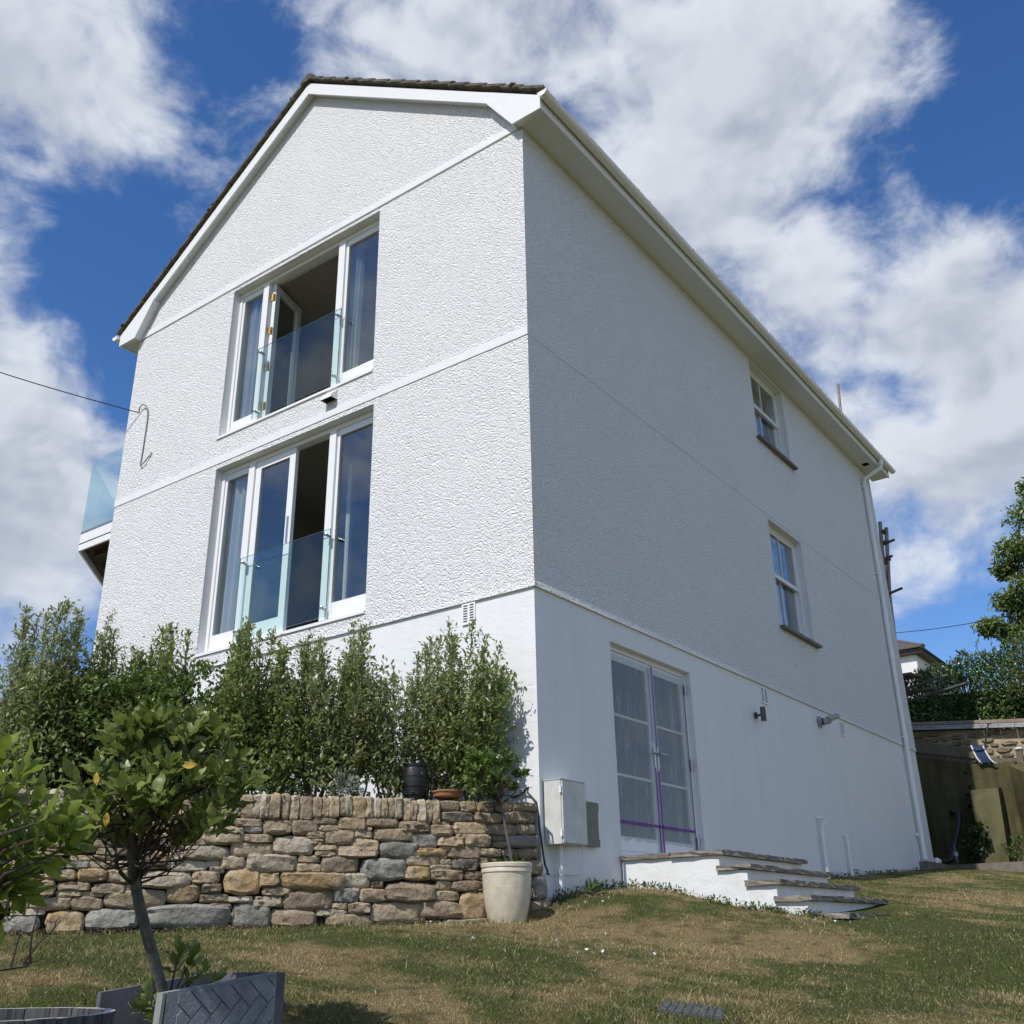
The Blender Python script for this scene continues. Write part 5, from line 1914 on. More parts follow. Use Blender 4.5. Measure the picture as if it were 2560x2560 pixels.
# herringbone bricks in low relief on the front slab
Lh = dAB.length
ux = dAB.normalized()
uz = -dwn.normalized()
org = A3 + dwn
bl, bw = .168, .056
cell = bw
hb = 0
s2 = math.sqrt(.5)


def clip_poly(poly, x0, x1, y0, y1):
    def cut(pl, f, inter):
        out_ = []
        for i in range(len(pl)):
            a1, b1 = pl[i], pl[(i + 1) % len(pl)]
            ia, ib = f(a1), f(b1)
            if ia:
                out_.append(a1)
            if ia != ib:
                out_.append(inter(a1, b1))
        return out_

    def ix(c):
        return lambda a1, b1: (c, a1[1] + (b1[1] - a1[1]) * (c - a1[0]) / (b1[0] - a1[0]))

    def iy(c):
        return lambda a1, b1: (a1[0] + (b1[0] - a1[0]) * (c - a1[1]) / (b1[1] - a1[1]), c)
    for f, it in ((lambda p: p[0] >= x0, ix(x0)), (lambda p: p[0] <= x1, ix(x1)), (lambda p: p[1] >= y0, iy(y0)), (lambda p: p[1] <= y1, iy(y1))):
        if len(poly) < 3:
            return []
        poly = cut(poly, f, it)
    return poly


gap = .0026
for i in range(-14, 15):
    for j in range(-14, 15):
        # classic herringbone: horizontal brick at (i+3j... ) and vertical partner, rotated 45 degrees
        for vert in (0, 1):
            X0 = i * bw + j * 3 * bw * 1.0
            Y0 = -i * bw + j * 3 * bw
            if vert == 0:
                rect = (X0, Y0, X0 + 3 * bw, Y0 + bw)
            else:
                rect = (X0 + 3 * bw, Y0, X0 + 4 * bw, Y0 + 3 * bw)
            x0_, y0_, x1_, y1_ = rect[0] + gap, rect[1] + gap, rect[2] - gap, rect[3] - gap
            poly = [(x0_, y0_), (x1_, y0_), (x1_, y1_), (x0_, y1_)]
            poly = [((px_ - py_) * s2 + .22, (px_ + py_) * s2 + .25) for px_, py_ in poly]
            poly = clip_poly(poly, .045, Lh - .008, .0, PH - .012)
            if len(poly) < 3:
                continue
            ar = abs(sum(poly[k][0] * poly[(k + 1) % len(poly)][1] - poly[(k + 1) % len(poly)][0] * poly[k][1] for k in range(len(poly)))) / 2
            if ar < .0003:
                continue
            P3 = [org + ux * a1 + uz * b1 + fn * .0006 for a1, b1 in poly]
            MB().prism(P3, fn * .0045).build('brick', CAST, plant)
# potting soil
MB().prism([Vector(slabA) - Vector((0, 0, .2)) - fn * .043, Vector(slabB) - Vector((0, 0, .2)) - fn * .043, Vector(slabE) - Vector((0, 0, .2)) + Vector((0, -.03, 0)), Vector(slabD) - Vector((0, 0, .2)) + Vector((.03, 0, 0))], (0, 0, -.2)).build('potting_soil', SOIL, plant)

# half barrel at the lower left, with a bright young laurel-like bay
bc = at(-14, 2537, 2.95)
br_, bh_ = .335, .5
barrel = empty('half_barrel', (bc[0], bc[1], bc[2] - bh_))
tag(barrel, 'weathered grey half-barrel planter at the bottom left corner', 'planter')
nst = 24
for k in range(nst):
    t0, t1 = 2 * math.pi * k / nst + .006, 2 * math.pi * (k + 1) / nst - .006
    V_, F_ = [], []
    for (z_, ro) in ((-bh_, br_ - .06), (-bh_ * .45, br_ - .008), (0, br_)):
        for (t_, r_) in ((t0, ro), ((t0 + t1) / 2, ro + .001), (t1, ro), (t1, ro - .026), (t0, ro - .026)):
            V_.append((bc[0] + r_ * math.cos(t_), bc[1] + r_ * math.sin(t_), bc[2] + z_ + (random.uniform(-.0012, .0012) if z_ == 0 else 0)))
    for j in range(2):
        for i in range(5):
            i2 = (i + 1) % 5
            F_.append((j * 5 + i, j * 5 + i2, (j + 1) * 5 + i2, (j + 1) * 5 + i))
    F_.append((10, 11, 12, 13, 14))
    F_.append((4, 3, 2, 1, 0))
    me = bpy.data.meshes.new('stave')
    me.from_pydata(V_, [], F_)
    me.materials.append(BARREL)
    me.materials.append(BARRELTOP)
    me.polygons[10].material_index = 1
    me.update()
    link('stave', me, None, barrel)
for (z_, ro) in ((-.09, br_ + .0035), (-.36, br_ - .022)):
    MB().lathe([(ro - .004, z_ - .02), (ro, z_ - .018), (ro + .002, z_ + .018), (ro - .002, z_ + .02)], tuple(bc), 48).build('hoop', HOOP, barrel, smooth=True)
MB().lathe([(br_ - .04, -.30), (br_ - .035, -.16), (.02, -.13)], tuple(bc), 24).build('potting_soil', SOIL, barrel)

lb_base = at(-165, 2560, 2.86)
lb = empty('young_bay_bush', lb_base)
tag(lb, 'bright fresh-green leafy bush reaching in from the left edge, nearest the camera', 'bush')
rng = np.random.default_rng(17)
tips = []
stm = MB()
for (px, py, dp_, dx, dz) in ((40, 1870, 2.55, -.3, 1), (5, 1900, 2.6, -.2, 1), (92, 1925, 2.5, .5, 1), (60, 1985, 2.55, .3, 1), (20, 1990, 2.5, -.1, 1), (120, 2000, 2.5, .6, .8),
                              (165, 2035, 2.45, .8, .8), (200, 2060, 2.5, .9, .6), (110, 2075, 2.55, .5, .7), (60, 2060, 2.6, .1, .9), (10, 2060, 2.5, -.2, .9), (150, 2095, 2.5, .8, .5),
                              (205, 2110, 2.5, 1.0, .35), (100, 2120, 2.5, .7, .4), (50, 2120, 2.6, .3, .6), (0, 2120, 2.55, -.2, .6), (150, 2150, 2.55, .9, .2), (90, 2170, 2.6, .6, .1), (40, 2190, 2.55, .3, .1),
                              (70, 2230, 2.55, .7, -.4), (20, 2220, 2.55, .2, -.2), (95, 2215, 2.6, .8, -.5), (10, 2270, 2.55, .3, -.6), (-30, 1950, 2.5, 0, 1), (-30, 2050, 2.5, 0, 1), (-40, 2150, 2.5, 0, 1), (-30, 2240, 2.5, 0, .3),
                              (30, 2030, 2.7, 0, 1), (80, 2030, 2.7, .2, 1), (130, 2060, 2.7, .4, 1), (30, 2150, 2.7, 0, .7), (0, 1960, 2.75, 0, 1)):
    p = at(px - 35, py + 10, dp_ + .25)
    d = np.array(rt0) * dx + np.array([0, 0, dz]) + rng.normal(size=3) * .15
    tips.append((p, d))
    k1_ = at(-150, 2330, 2.75) + rng.normal(size=3) * .01
    k2_ = at(-110, min(2230, py + 90), 2.72) + rng.normal(size=3) * .015
    stm.tube([lb_base + rng.normal(size=3) * .006, k1_, k2_ * .55 + p * .45 + np.array([0, 0, -.02]), p], [.010, .008, .005, .002], 5, caps=False)
stm.build('branches', TWIG, lb, smooth=True)
rosettes(lb, tips, LS_FRESH, rng, (7, 9), .90, 290, .75, .85)
# bare twig low in front
tw = MB()
dd_ = 2.7
for pts, r_ in ((((-40, 2432), (0, 2424), (30, 2420), (65, 2415), (80, 2404), (95, 2400)), .0055), (((65, 2408), (85, 2402), (110, 2397)), .003), (((26, 2420), (38, 2380), (48, 2340), (52, 2322)), .003),
                (((75, 2406), (75, 2380), (80, 2335), (90, 2300), (95, 2270)), .0035), (((58, 2410), (75, 2385), (105, 2350), (135, 2322), (152, 2300)), .0035), (((105, 2350), (112, 2325), (120, 2300)), .002), (((135, 2322), (140, 2305), (150, 2290)), .002)):
    tw.tube([at(a, c, dd_) for a, c in pts], r_, 5, r2=r_ * .45)
tw.tube([at(-40, 2432, dd_), (at(-100, 2445, 2.75)), at(-160, 2480, 2.8)], .006, 5)
tw.build('bare_twig', TWIG, lb, smooth=True)

# ------------------------------------------------------------------ cream pot with a small standard bay
pc = (.075, -.60, ground(.075, -.60) - .02)
prof = [(.120, 0), (.140, .004), (.152, .04), (.176, .14), (.189, .24), (.193, .33), (.195, .372), (.202, .378), (.202, .398), (.198, .404), (.198, .410), (.205, .416), (.205, .440), (.196, .447), (.180, .444), (.176, .40), (.174, .38)]
cp = MB().lathe(prof, pc, 48).build('cream_pot', CREAM, None, smooth=True)
tag(cp, 'large cream glazed pot standing on the grass at the end of the stone wall', 'pot')
MB().lathe([(.172, .36), (.172, .385), (.02, .40)], pc, 24).build('potting_soil', SOIL, cp)
sb_base = np.array((pc[0], pc[1], pc[2] + .39))
sb = empty('potted_bay', sb_base)
tag(sb, 'small lollipop bay tree growing in the cream pot', 'tree')


def shift(x_, z_, y_=0):
    return sb_base + np.array(rt0) * x_ + np.array([0, 0, z_]) + np.array(FH) * y_


MB().tube([shift(.04, -.05), shift(.035, .12), shift(.0, .30), shift(-.03, .46), shift(-.055, .58)], [.014, .013, .012, .011, .009], 10).build('trunk', BARK, sb, smooth=True)
rng = np.random.default_rng(9)
tips, bb_ = [], MB()
for k in range(58):
    a = rng.uniform(0, 2 * np.pi)
    rr = rng.random() ** .5
    ht = rng.uniform(-.9, 1)
    wr_ = .30 * math.sqrt(max(.1, 1 - ht * ht * .8)) * rr
    p = shift(-.10 + math.cos(a) * wr_, .75 + ht * .20, math.sin(a) * wr_ * .8)
    if ht < -.5 and rng.random() < .55:
        d = None
    else:
        d = unit(np.array(rt0) * math.cos(a) * .7 + np.array(FH) * math.sin(a) * .6 + np.array([0, 0, .7]))
        tips.append((p, d))
    s0 = shift(-.04 - .015 * rng.random(), .50 + rng.random() * .08)
    bb_.tube([s0, (s0 + p) / 2 + rng.normal(size=3) * .02 + np.array([0, 0, -.03]), p], [.005, .0035, .0015], 5, caps=False)
bb_.build('branches', TWIG, sb, smooth=True)
LS_SM = leaf_set('small_bay_leaf', leaf_mat('potted_bay_leaf', (0.055, 0.10, 0.018), (0.11, 0.17, 0.03), (0.20, 0.27, 0.05), 0.34, .5, .3), .062, .024)
rosettes(sb, tips, LS_SM, rng, (6, 9), 1.25, 280, .7, .9)
tips = [(shift(x_, .03, y_), unit(np.array(rt0) * x_ * 5 + np.array([0, 0, .6]))) for x_, y_ in ((-.10, -.05), (-.05, -.08), (.0, -.06), (.05, -.09), (.10, -.04), (-.02, .03), (.07, .04), (-.08, .03))]
und = empty('pot_underplanting', sb_base)
tag(und, 'strappy green leaves at the foot of the potted bay, inside the cream pot', 'plant')
rosettes(und, tips, leaf_set('strap_leaf', L_WEED, .12, .028), rng, (4, 6), .95, 60, .8, 1.0)

# ------------------------------------------------------------------ meter cabinet, light, cables on the side wall
mc = MB().box((.002, .06, .575), (.172, .44, 1.105)).build('meter_cabinet', GREYBOX, None, bevel=.006)
tag(mc, 'pale grey steel meter cabinet on the side wall near the corner', 'cabinet')
MB().box((.174, .066, .583), (.190, .436, 1.097)).build('cabinet_door', GREYBOX, mc, bevel=.004)
for z in (1.02, .66):
    MB().box((.168, .045, z - .028), (.186, .0598, z + .028)).build('hinge', UPVC, mc, bevel=.003)
MB().tube([(.190, .40, .86), (.194, .40, .86)], .008, 10).build('lock', STEEL, mc)
MB().box((-.002, .055, 1.106), (.185, .445, 1.113)).build('cabinet_top', GREYBOX, mc)
bpz = MB()
bpz.prism([(.006, .47, .595), (.006, .895, .595), (.006, .895, .66), (.006, .88, .665), (.006, .88, .90), (.006, .895, .905), (.006, .895, .985), (.006, .47, .985)], (.03, 0, 0))
tag(bpz.build('back_plate', KHAKI, None), 'flat khaki panel on the wall just right of the meter cabinet', 'panel')
sp_ = MB().tube([(.045, .217, .574), (.045, .217, -.1)], .024, 12).build('supply_pipe', UPVC, None, smooth=True)
tag(sp_, 'white vertical supply pipe running from the meter cabinet into the ground', 'pipe')
cb = MB().tube([(.03, .60, .594), (.03, .60, .40), (.025, .58, .36), (.02, .52, .35), (.014, .25, .345), (.012, .05, .34)], .006, 8)
tag(cb.build('white_cable', UPVC, None, smooth=True), 'thin white cable looping from the khaki panel to the corner', 'cable')
bk = MB()
kp = [(-.30, -.008, .985), (-.22, -.010, .995), (-.15, -.02, 1.02), (-.10, -.05, 1.045), (-.05, -.10, 1.04), (-.02, -.16, .99)]
bk.tube(kp + [tuple(wpt(.015, .90, .05)), tuple(wpt(.005, .70, .075)), tuple(wpt(-.015, .50, .085)), tuple(wpt(-.03, .40, .085)), tuple(wpt(-.06, .35, .07)), (.035, .02, .338), (.03, .06, .338)], .0085, 8)
tag(bk.build('black_cable', WIRE, None, smooth=True), 'black cable clipped down the end of the stone wall at the house corner', 'cable')

wl = MB().tube([(.10, 4.93, 2.345), (.10, 4.93, 2.525)], .034, 20).build('wall_light', BLACKM, None, smooth=True)
tag(wl, 'black cylinder wall light on the smooth side wall', 'lamp')
MB().tube([(.001, 4.93, 2.43), (.012, 4.93, 2.43)], .045, 20).build('wall_plate', BLACKM, wl, smooth=True)
MB().tube([(.012, 4.93, 2.43), (.068, 4.93, 2.43)], .014, 12).build('arm', BLACKM, wl)
MB().tube([(.10, 4.93, 2.342), (.10, 4.93, 2.3445)], .028, 16).build('lens', SILVER, wl)

# telephone wire to the gable and its looped tail
tel = MB()
a0 = np.array((-7.07, -.015, 7.13))
far_ = at(-420, 775, 15.0)
wp = []
for k in range(13):
    t = k / 12
    p = far_ * (1 - t) + a0 * t
    p = p + np.array([0, 0, -.10 * math.sin(math.pi * t)])
    wp.append(p)
tel.tube(wp, .008, 6)
tag(tel.build('telephone_wire', WIRE, None, smooth=True), 'dark telephone wire running from the left to the white gable', 'wire')
tl = MB()
lp = [(-7.07, -.015, 7.13), (-7.06, -.03, 7.15), (-7.03, -.04, 7.20), (-6.96, -.045, 7.225), (-6.88, -.04, 7.18), (-6.835, -.025, 7.08), (-6.83, -.012, 6.95), (-6.835, -.012, 6.55), (-6.84, -.012, 6.30), (-6.85, -.02, 6.22), (-6.81, -.03, 6.17), (-6.74, -.03, 6.20), (-6.67, -.02, 6.26), (-6.64, -.015, 6.29)]
tl.tube(lp, .0085, 6)
tlo = tl.build('loose_cable', GREYWIRE, None, smooth=True)
tag(tlo, 'loose grey cable tail hanging in a hook on the upper left gable', 'cable')
MB().tube([(-6.645, -.016, 6.285), (-6.615, -.012, 6.345)], .018, 8).build('connector', UPVC, tlo)

# ------------------------------------------------------------------ behind the house, right-hand side
YO = 14.2
ow = MB()
ow.prism([(-3.4, YO, .3), (1.10, YO, .3), (1.10, YO, 2.80), (.70, YO, 2.80), (-.45, YO, 3.08), (-3.4, YO, 3.4)], (0, .35, 0))
owo = ow.build('rendered_garden_wall', ALGAE, None)
tag(owo, 'olive algae-stained rendered retaining wall behind the house', 'wall')
MB().box((-3.4, YO - .05, .3), (.55, YO - .001, 1.20)).build('wall_base', ALGAE, owo)
ww = MB()
ww.prism([(1.105, YO - .1, .3), (1.105, YO + .3, 2.80), (1.105, YO - .1, 2.80)], (.2, 0, 0))
ww.prism([(1.10, YO + .02, .2), (2.6, YO - 2.2, .2), (2.6, YO - 2.2, 1.75), (1.10, YO + .02, 2.80)], (.25, .18, 0))
wwo = ww.build('wing_wall', ALGAE, None)
tag(wwo, 'olive rendered wing wall sloping down towards the right edge', 'wall')
but = MB()
but.prism([(.40, YO - .055, .3), (.40, YO - .45, .3), (.47, YO - .38, 2.30), (.47, YO - .055, 2.34)], (.50, 0, 0))
tag(but.build('buttress', simple('lit_algae_render', (0.075, 0.07, 0.033), (0.135, 0.125, 0.06), 3, .9, bs=.5, bscale=20), None, bevel=.02), 'square olive rendered buttress standing against the garden wall', 'buttress')  # lighter copy of the wall render; its colour stands in for missing shading

# terrace soil above the retaining wall
tb = MB().box((-4, YO + .36, 2.2), (5, 15.19, 2.62)).build('upper_terrace', SOIL, None)
tag(tb, kind='structure')
# timber fence on the wall
fe = empty('timber_fence', (0, YO + .2, 2.8))
tag(fe, 'low weathered timber fence on top of the olive garden wall', 'fence')
for k in range(34):
    x_ = -3.2 + k * .115
    if x_ > .52:
        break
    zt_ = 3.33 - .265 * (x_ + .5)
    zb_ = 3.0 - .20 * (x_ + .5)
    MB().box((x_, YO + .14, zb_ - .3), (x_ + .108, YO + .158, zt_)).build('board', OLDWOOD, fe)
MB().prism([(-3.3, YO + .10, 3.3 + .74), (.56, YO + .10, 3.16), (.56, YO + .10, 2.95), (-3.3, YO + .10, 3.05 + .74)], (0, .035, 0)).build('rail', OLDWOOD, fe)
MB().prism([(.62, YO + .30, 2.98), (1.75, YO + .30, 2.86), (1.75, YO + .30, 2.70), (.62, YO + .30, 2.82)], (0, .04, 0)).build('rail', OLDWOOD, fe)
MB().box((1.30, YO + .22, 2.2), (1.41, YO + .33, 3.05)).build('post', OLDWOOD, fe, bevel=.01)
MB().lathe([(.085, 0), (.09, .02), (.05, .05)], (1.355, YO + .275, 3.052), 12).build('post_cap', SILVER, fe)

# tall rubble wall with slate coping
YS = 15.2
rw = empty('rubble_wall', (0, YS, 2.6))
tag(rw, 'old rubble stone wall with slate and ridge coping below the laurel hedge', 'wall')


def rtop(x_):
    return 3.78 - .095 * (x_ + .75)


MB().prism([(-3.5, YS + .06, 2.2), (3.5, YS + .06, 2.2), (3.5, YS + .06, rtop(3.5)), (-3.5, YS + .06, rtop(-3.5))], (0, .4, 0)).build('wall_core', FARMORTAR, rw)
rv = random.Random(4)
z_ = 2.62
cnt = 0
while z_ < 4.1:
    hgt = rv.uniform(.07, .15)
    x_ = -1.6
    while x_ < 2.3:
        wd = rv.uniform(.14, .38)
        if z_ + hgt < rtop(x_) - .01 and rv.random() < .86:
            n_ = 8
            cx_, cz_ = x_ + wd / 2, z_ + hgt / 2
            pl = []
            for k in range(n_):
                t_ = 2 * math.pi * k / n_
                c_, s_ = math.cos(t_), math.sin(t_)
                rd_ = (abs(c_) ** 3 + abs(s_) ** 3) ** (-1 / 3) * rv.uniform(.9, 1.05)
                pl.append((cx_ + c_ * rd_ * wd * .48, cz_ + s_ * rd_ * hgt * .47))
            V_ = [(a_, YS + .055, c_) for a_, c_ in pl] + [(cx_ + (a_ - cx_) * .75, YS + .02 + rv.uniform(-.012, .012), cz_ + (c_ - cz_) * .75) for a_, c_ in pl]
            F_ = [(k, (k + 1) % n_, n_ + (k + 1) % n_, n_ + k) for k in range(n_)] + [tuple(range(n_, 2 * n_))]
            MB().add(V_, F_).build('stone', FARSTONE, rw)
            cnt += 1
        x_ += wd + .012
    z_ += hgt + .008
for row_ in range(2):
    x_ = -3.5
    while x_ < 3.4:
        wd = rv.uniform(.22, .34)
        z0_, z1_ = rtop(x_) + .005 + row_ * .062, rtop(x_ + wd) + .005 + row_ * .062
        y0_ = YS - .12 + row_ * .10
        MB().prism([(x_, y0_, z0_), (x_ + wd - .008, y0_, z1_), (x_ + wd - .008, y0_, z1_ + .022), (x_, y0_, z0_ + .022)], (0, .22, .075)).build('coping_slate', SLATECOPE, rw)
        x_ += wd
for k in range(15):
    x_ = -3.5 + k * .46
    pts = [(x_, YS + .20 + .13 * math.cos(t_), rtop(x_) + .13 + .09 * math.sin(t_)) for t_ in np.linspace(0, math.pi, 9)]
    MB().prism(pts, (.455, 0, -.043)).build('ridge_coping', COPING, rw)

# blue scoop with a black handle lying over the fence
sc_ = empty('blue_scoop', (.7, YO - .05, 2.8))
tag(sc_, 'dark blue curved scoop with pale edges and a black handle hanging over the fence', 'scoop')
V_, F_ = [], []
ctrl = [(0, .56, 3.19, YO + .02), (.33, .60, 3.05, YO - .06), (.66, .645, 2.92, YO - .10), (.9, .69, 2.845, YO - .10), (1, .72, 2.825, YO - .07)]
for (t_, x_, z_, y_) in ctrl:
    for s_ in np.linspace(0, 1, 5):
        V_.append((x_ + .215 * s_ + .03 * t_ * s_, y_ - .03 * math.sin(s_ * math.pi) * -1, z_ - .035 * s_))
for j in range(4):
    for i in range(4):
        k = j * 5 + i
        F_.append((k, k + 1, k + 6, k + 5))
sbl = MB().add(V_, F_).build('blade', BLUEFAB, sc_, smooth=True)
sm = sbl.modifiers.new('thick', 'SOLIDIFY')
sm.thickness = .008
for s_ in (0, 4):
    MB().tube([V_[j * 5 + s_] for j in range(5)], .016, 6).build('edge_trim', SILVER, sc_)
MB().tube([(.80, YO + .02, 3.10), (.85, YO + .10, 3.35), (.92, YO + .22, 3.62)], .017, 8).tube([(.88, YO + .22, 3.63), (.97, YO + .22, 3.61)], .02, 8).build('handle', BLACKP, sc_)

# drain run at the wall foot
dr = empty('drain_pipe', (.0, 13.8, 1.0))
tag(dr, 'black drainpipe elbow rising against the olive wall, joined to a white pipe', 'pipe')
MB().tube([(-.02, 14.19, 1.93), (.02, 13.98, 1.95), (.10, 13.90, 1.95), (.17, 13.88, 1.90), (.17, 13.87, 1.80), (.10, 13.75, 1.50), (.0, 13.6, 1.15), (-.03, 13.55, 1.06), (-.10, 13.50, 1.02), (-.20, 13.40, 1.02)], .048, 12).build('black_section', BLACKP, dr, smooth=True)
MB().tube([(-.20, 13.40, 1.02), (-.30, 13.2, 1.01), (-.16, 12.75, 1.005)], .045, 12).tube([(-.16, 12.75, 1.005), (-.05, 12.45, .99), (.03, 12.32, .985)], .045, 12).build('white_section', UPVC, dr, smooth=True)
kb = MB().prism([(-.30, 12.30, .55), (.14, 11.35, .55), (.14, 11.35, .93), (-.30, 12.30, .95)], (.10, .05, 0))
kb = MB().box((-.25, 11.30, .5), (.12, 12.6, .925))
tag(kb.build('concrete_gully', simple('gully_concrete', (0.13, 0.115, 0.095), (0.2, 0.18, 0.15), 8, .9, bs=.5), None, bevel=.02), 'low brown concrete gully block under the white downpipe', 'gully')
edg = MB().box((-.6, 13.15, .5), (2.2, 13.32, .94))
tag(edg.build('edging_kerb', MATS['gully_concrete'], None, bevel=.015), 'low dark edging kerb along the foot of the olive wall', 'kerb')
bt = MB().lathe([(.030, 0), (.036, .01), (.037, .12), (.033, .15), (.037, .18), (.036, .24), (.016, .30), (.014, .33)], (.17, 13.30 - .18, .955), 16).build('plastic_bottle', BOTTLEM, None, smooth=True)
tag(bt, 'clear plastic water bottle standing by the black drainpipe', 'bottle')
MB().lathe([(.017, .325), (.017, .35)], (.17, 13.12, .955), 12).build('bottle_cap', simple('blue_cap', (0.05, 0.12, 0.35), None), bt)
MB().lathe([(.0378, .13), (.0378, .20)], (.17, 13.12, .955), 16).build('bottle_label', simple('pale_label', (0.35, 0.4, 0.5), None), bt)
rng = np.random.default_rng(33)
bushy('ivy_clump', 'dark ivy clump growing at the foot of the buttress', (.42, YO - .42, .95), .24, .75, 900, .06, .8, L_IVY, rng, 'plant')
bushy('ivy_strand', 'thin ivy strand climbing the olive wall left of the buttress', (.36, YO - .06, 1.2), .06, 1.7, 260, .05, .8, L_IVY, rng, 'plant')
bushy('leafy_weed', 'pale flowering weed at the right edge by the wing wall', (1.15, YO - .75, .95), .22, .5, 420, .05, .5, L_WEED, rng, 'plant')

# scaffold at the rear corner
sc2 = empty('scaffold', (-.3, 13.2, 0))
tag(sc2, 'scaffold of weathered tubes and boards showing past the rear corner of the house', 'scaffold')
MB().tube([(-.62, 13.2, .8), (-.30, 13.2, 6.2), (-.17, 13.2, 7.85)], .040, 12).build('standard', GALV, sc2, smooth=True)
MB().tube([(-.50, 13.25, .8), (-.25, 13.25, 6.2), (-.075, 13.25, 7.71)], .040, 12).build('standard', GALV, sc2, smooth=True)
for a_, c_ in (((-.7, 13.25, 7.26), (.06, 13.22, 7.40)), ((-.7, 13.25, 6.94), (-.04, 13.22, 7.06)), ((-.9, 13.25, 6.13), (.045, 13.2, 6.325)), ((-.9, 13.25, 4.15), (.60, 13.2, 4.42)), ((-.9, 13.3, 3.93), (.90, 13.2, 4.21))):
    MB().tube([a_, c_], .027, 10).build('ledger', RUST, sc2, smooth=True)
for (z_, x_) in ((7.62, -.13), (7.38, -.15), (7.02, -.15), (6.95, -.20)):
    MB().box((x_ - .03, 13.17, z_ - .035), (x_ + .05, 13.29, z_ + .035)).build('coupler', RUST, sc2, bevel=.01)
MB().box((-2.2, 13.0, 4.50), (-.02, 13.23, 4.54)).build('scaffold_board', BOARD, sc2)
MB().box((-2.2, 13.24, 4.50), (.05, 13.47, 4.54)).build('scaffold_board', BOARD, sc2)
MB().box((-2.2, 13.32, 4.22), (.28, 13.55, 4.26)).build('scaffold_board', BOARD, sc2)
pp = MB().tube([(-.62, 13.0, 9.2), (-.51, 13.0, 11.25)], .030, 10)
tag(pp.build('scaffold_pole', GALV, None, smooth=True), 'single pole sticking up behind the eaves of the house', 'pole')

# laurel hedge
HT0, HT1 = 5.30, .20
hd = empty('laurel_hedge', (0, 16.6, 2.6))
tag(hd, 'tall glossy laurel hedge above the rubble wall', 'hedge')
rng = np.random.default_rng(44)
n = 30000
x_ = rng.uniform(-3.2, 4.2, n)
tz = rng.random(n)
topz = HT0 + HT1 * x_ + .22 * np.array([mnoise.noise(Vector((a * 1.6, 2, 3))) for a in x_])
z_ = 3.6 + (topz - 3.6) * tz ** .9
lump = np.array([mnoise.noise(Vector((a * 1.1, c * 1.4, 9))) for a, c in zip(x_, z_)])
y_ = 15.75 + .30 * lump + rng.random(n) ** 1.8 * .9 + (z_ - 3.6) * .10
P_ = np.stack([x_, y_, z_], 1)
A_ = unit(rand_unit(rng, n) * .8 + np.array([0, -.5, .25]))
N_ = unit(rand_unit(rng, n) * .55 + np.array([-.05, -.5, .8]))
ln = rng.uniform(.07, .125, n)
V_, Q_, T_ = leaf_arrays(P_, A_, N_, ln, ln * .40, .15, .15)
tag(link('foliage', mixed_mesh('foliage', V_, Q_, T_), L_LAUREL, hd), kind='stuff')
shoots = MB()
P2_, A2_ = [], []
for k in range(70):
    xx = rng.uniform(-2.2, 3.2)
    zz = HT0 - .10 + HT1 * xx + .22 * mnoise.noise(Vector((xx * 1.6, 2, 3)))
    b0 = np.array((xx, 16.2 + rng.uniform(-.3, .4), zz - .1))
    e0 = b0 + np.array((rng.normal() * .08, rng.normal() * .05, rng.uniform(.15, .5)))
    shoots.tube([b0, e0], [.008, .003], 4, caps=False)
    m_ = 12
    tt = np.linspace(.1, 1, m_)[:, None]
    P2_.append(b0 + (e0 - b0) * tt)
    A2_.append(unit(rand_unit(rng, m_) + np.array([0, 0, .8])))
P2_, A2_ = np.concatenate(P2_), np.concatenate(A2_)
ln = rng.uniform(.08, .12, len(P2_))
V_, Q_, T_ = leaf_arrays(P2_, A2_, unit(rand_unit(rng, len(P2_)) + np.array([0, -.4, .6])), ln, ln * .36)
tag(link('top_shoots', mixed_mesh('top_shoots', V_, Q_, T_), L_LAUREL, hd), kind='stuff')
shoots.build('stems', TWIG, hd)
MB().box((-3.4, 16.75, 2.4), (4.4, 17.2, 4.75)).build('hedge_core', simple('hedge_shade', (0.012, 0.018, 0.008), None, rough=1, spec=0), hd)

# conifer spray at the right edge
cy = empty('conifer_bush', (2.3, 14.9, 2.6))
tag(cy, 'olive-green conifer bush overhanging the laurel hedge at the right edge', 'conifer')
n = 9000
d_ = rand_unit(rng, n)
r_ = rng.random(n) ** .45
lump = np.array([mnoise.noise(Vector(tuple(a * 2.2))) for a in d_])
P_ = np.array([2.35, 15.4, 4.75]) + d_ * (r_ * (1 + .35 * lump))[:, None] * np.array([1.05, .5, 1.0])
A_ = unit(d_ * .6 + rand_unit(rng, n) * .6 + np.array([-.2, 0, -.3]))
ln = rng.uniform(.05, .10, n)
V_, Q_, T_ = leaf_arrays(P_, A_, rand_unit(rng, n), ln, ln * .3)
tag(link('foliage', mixed_mesh('foliage', V_, Q_, T_), L_YEW, cy), kind='stuff')
MB().tube([(2.4, 15.5, 2.4), (2.35, 15.4, 4.8)], [.06, .02], 8).build('trunk', BARK, cy)

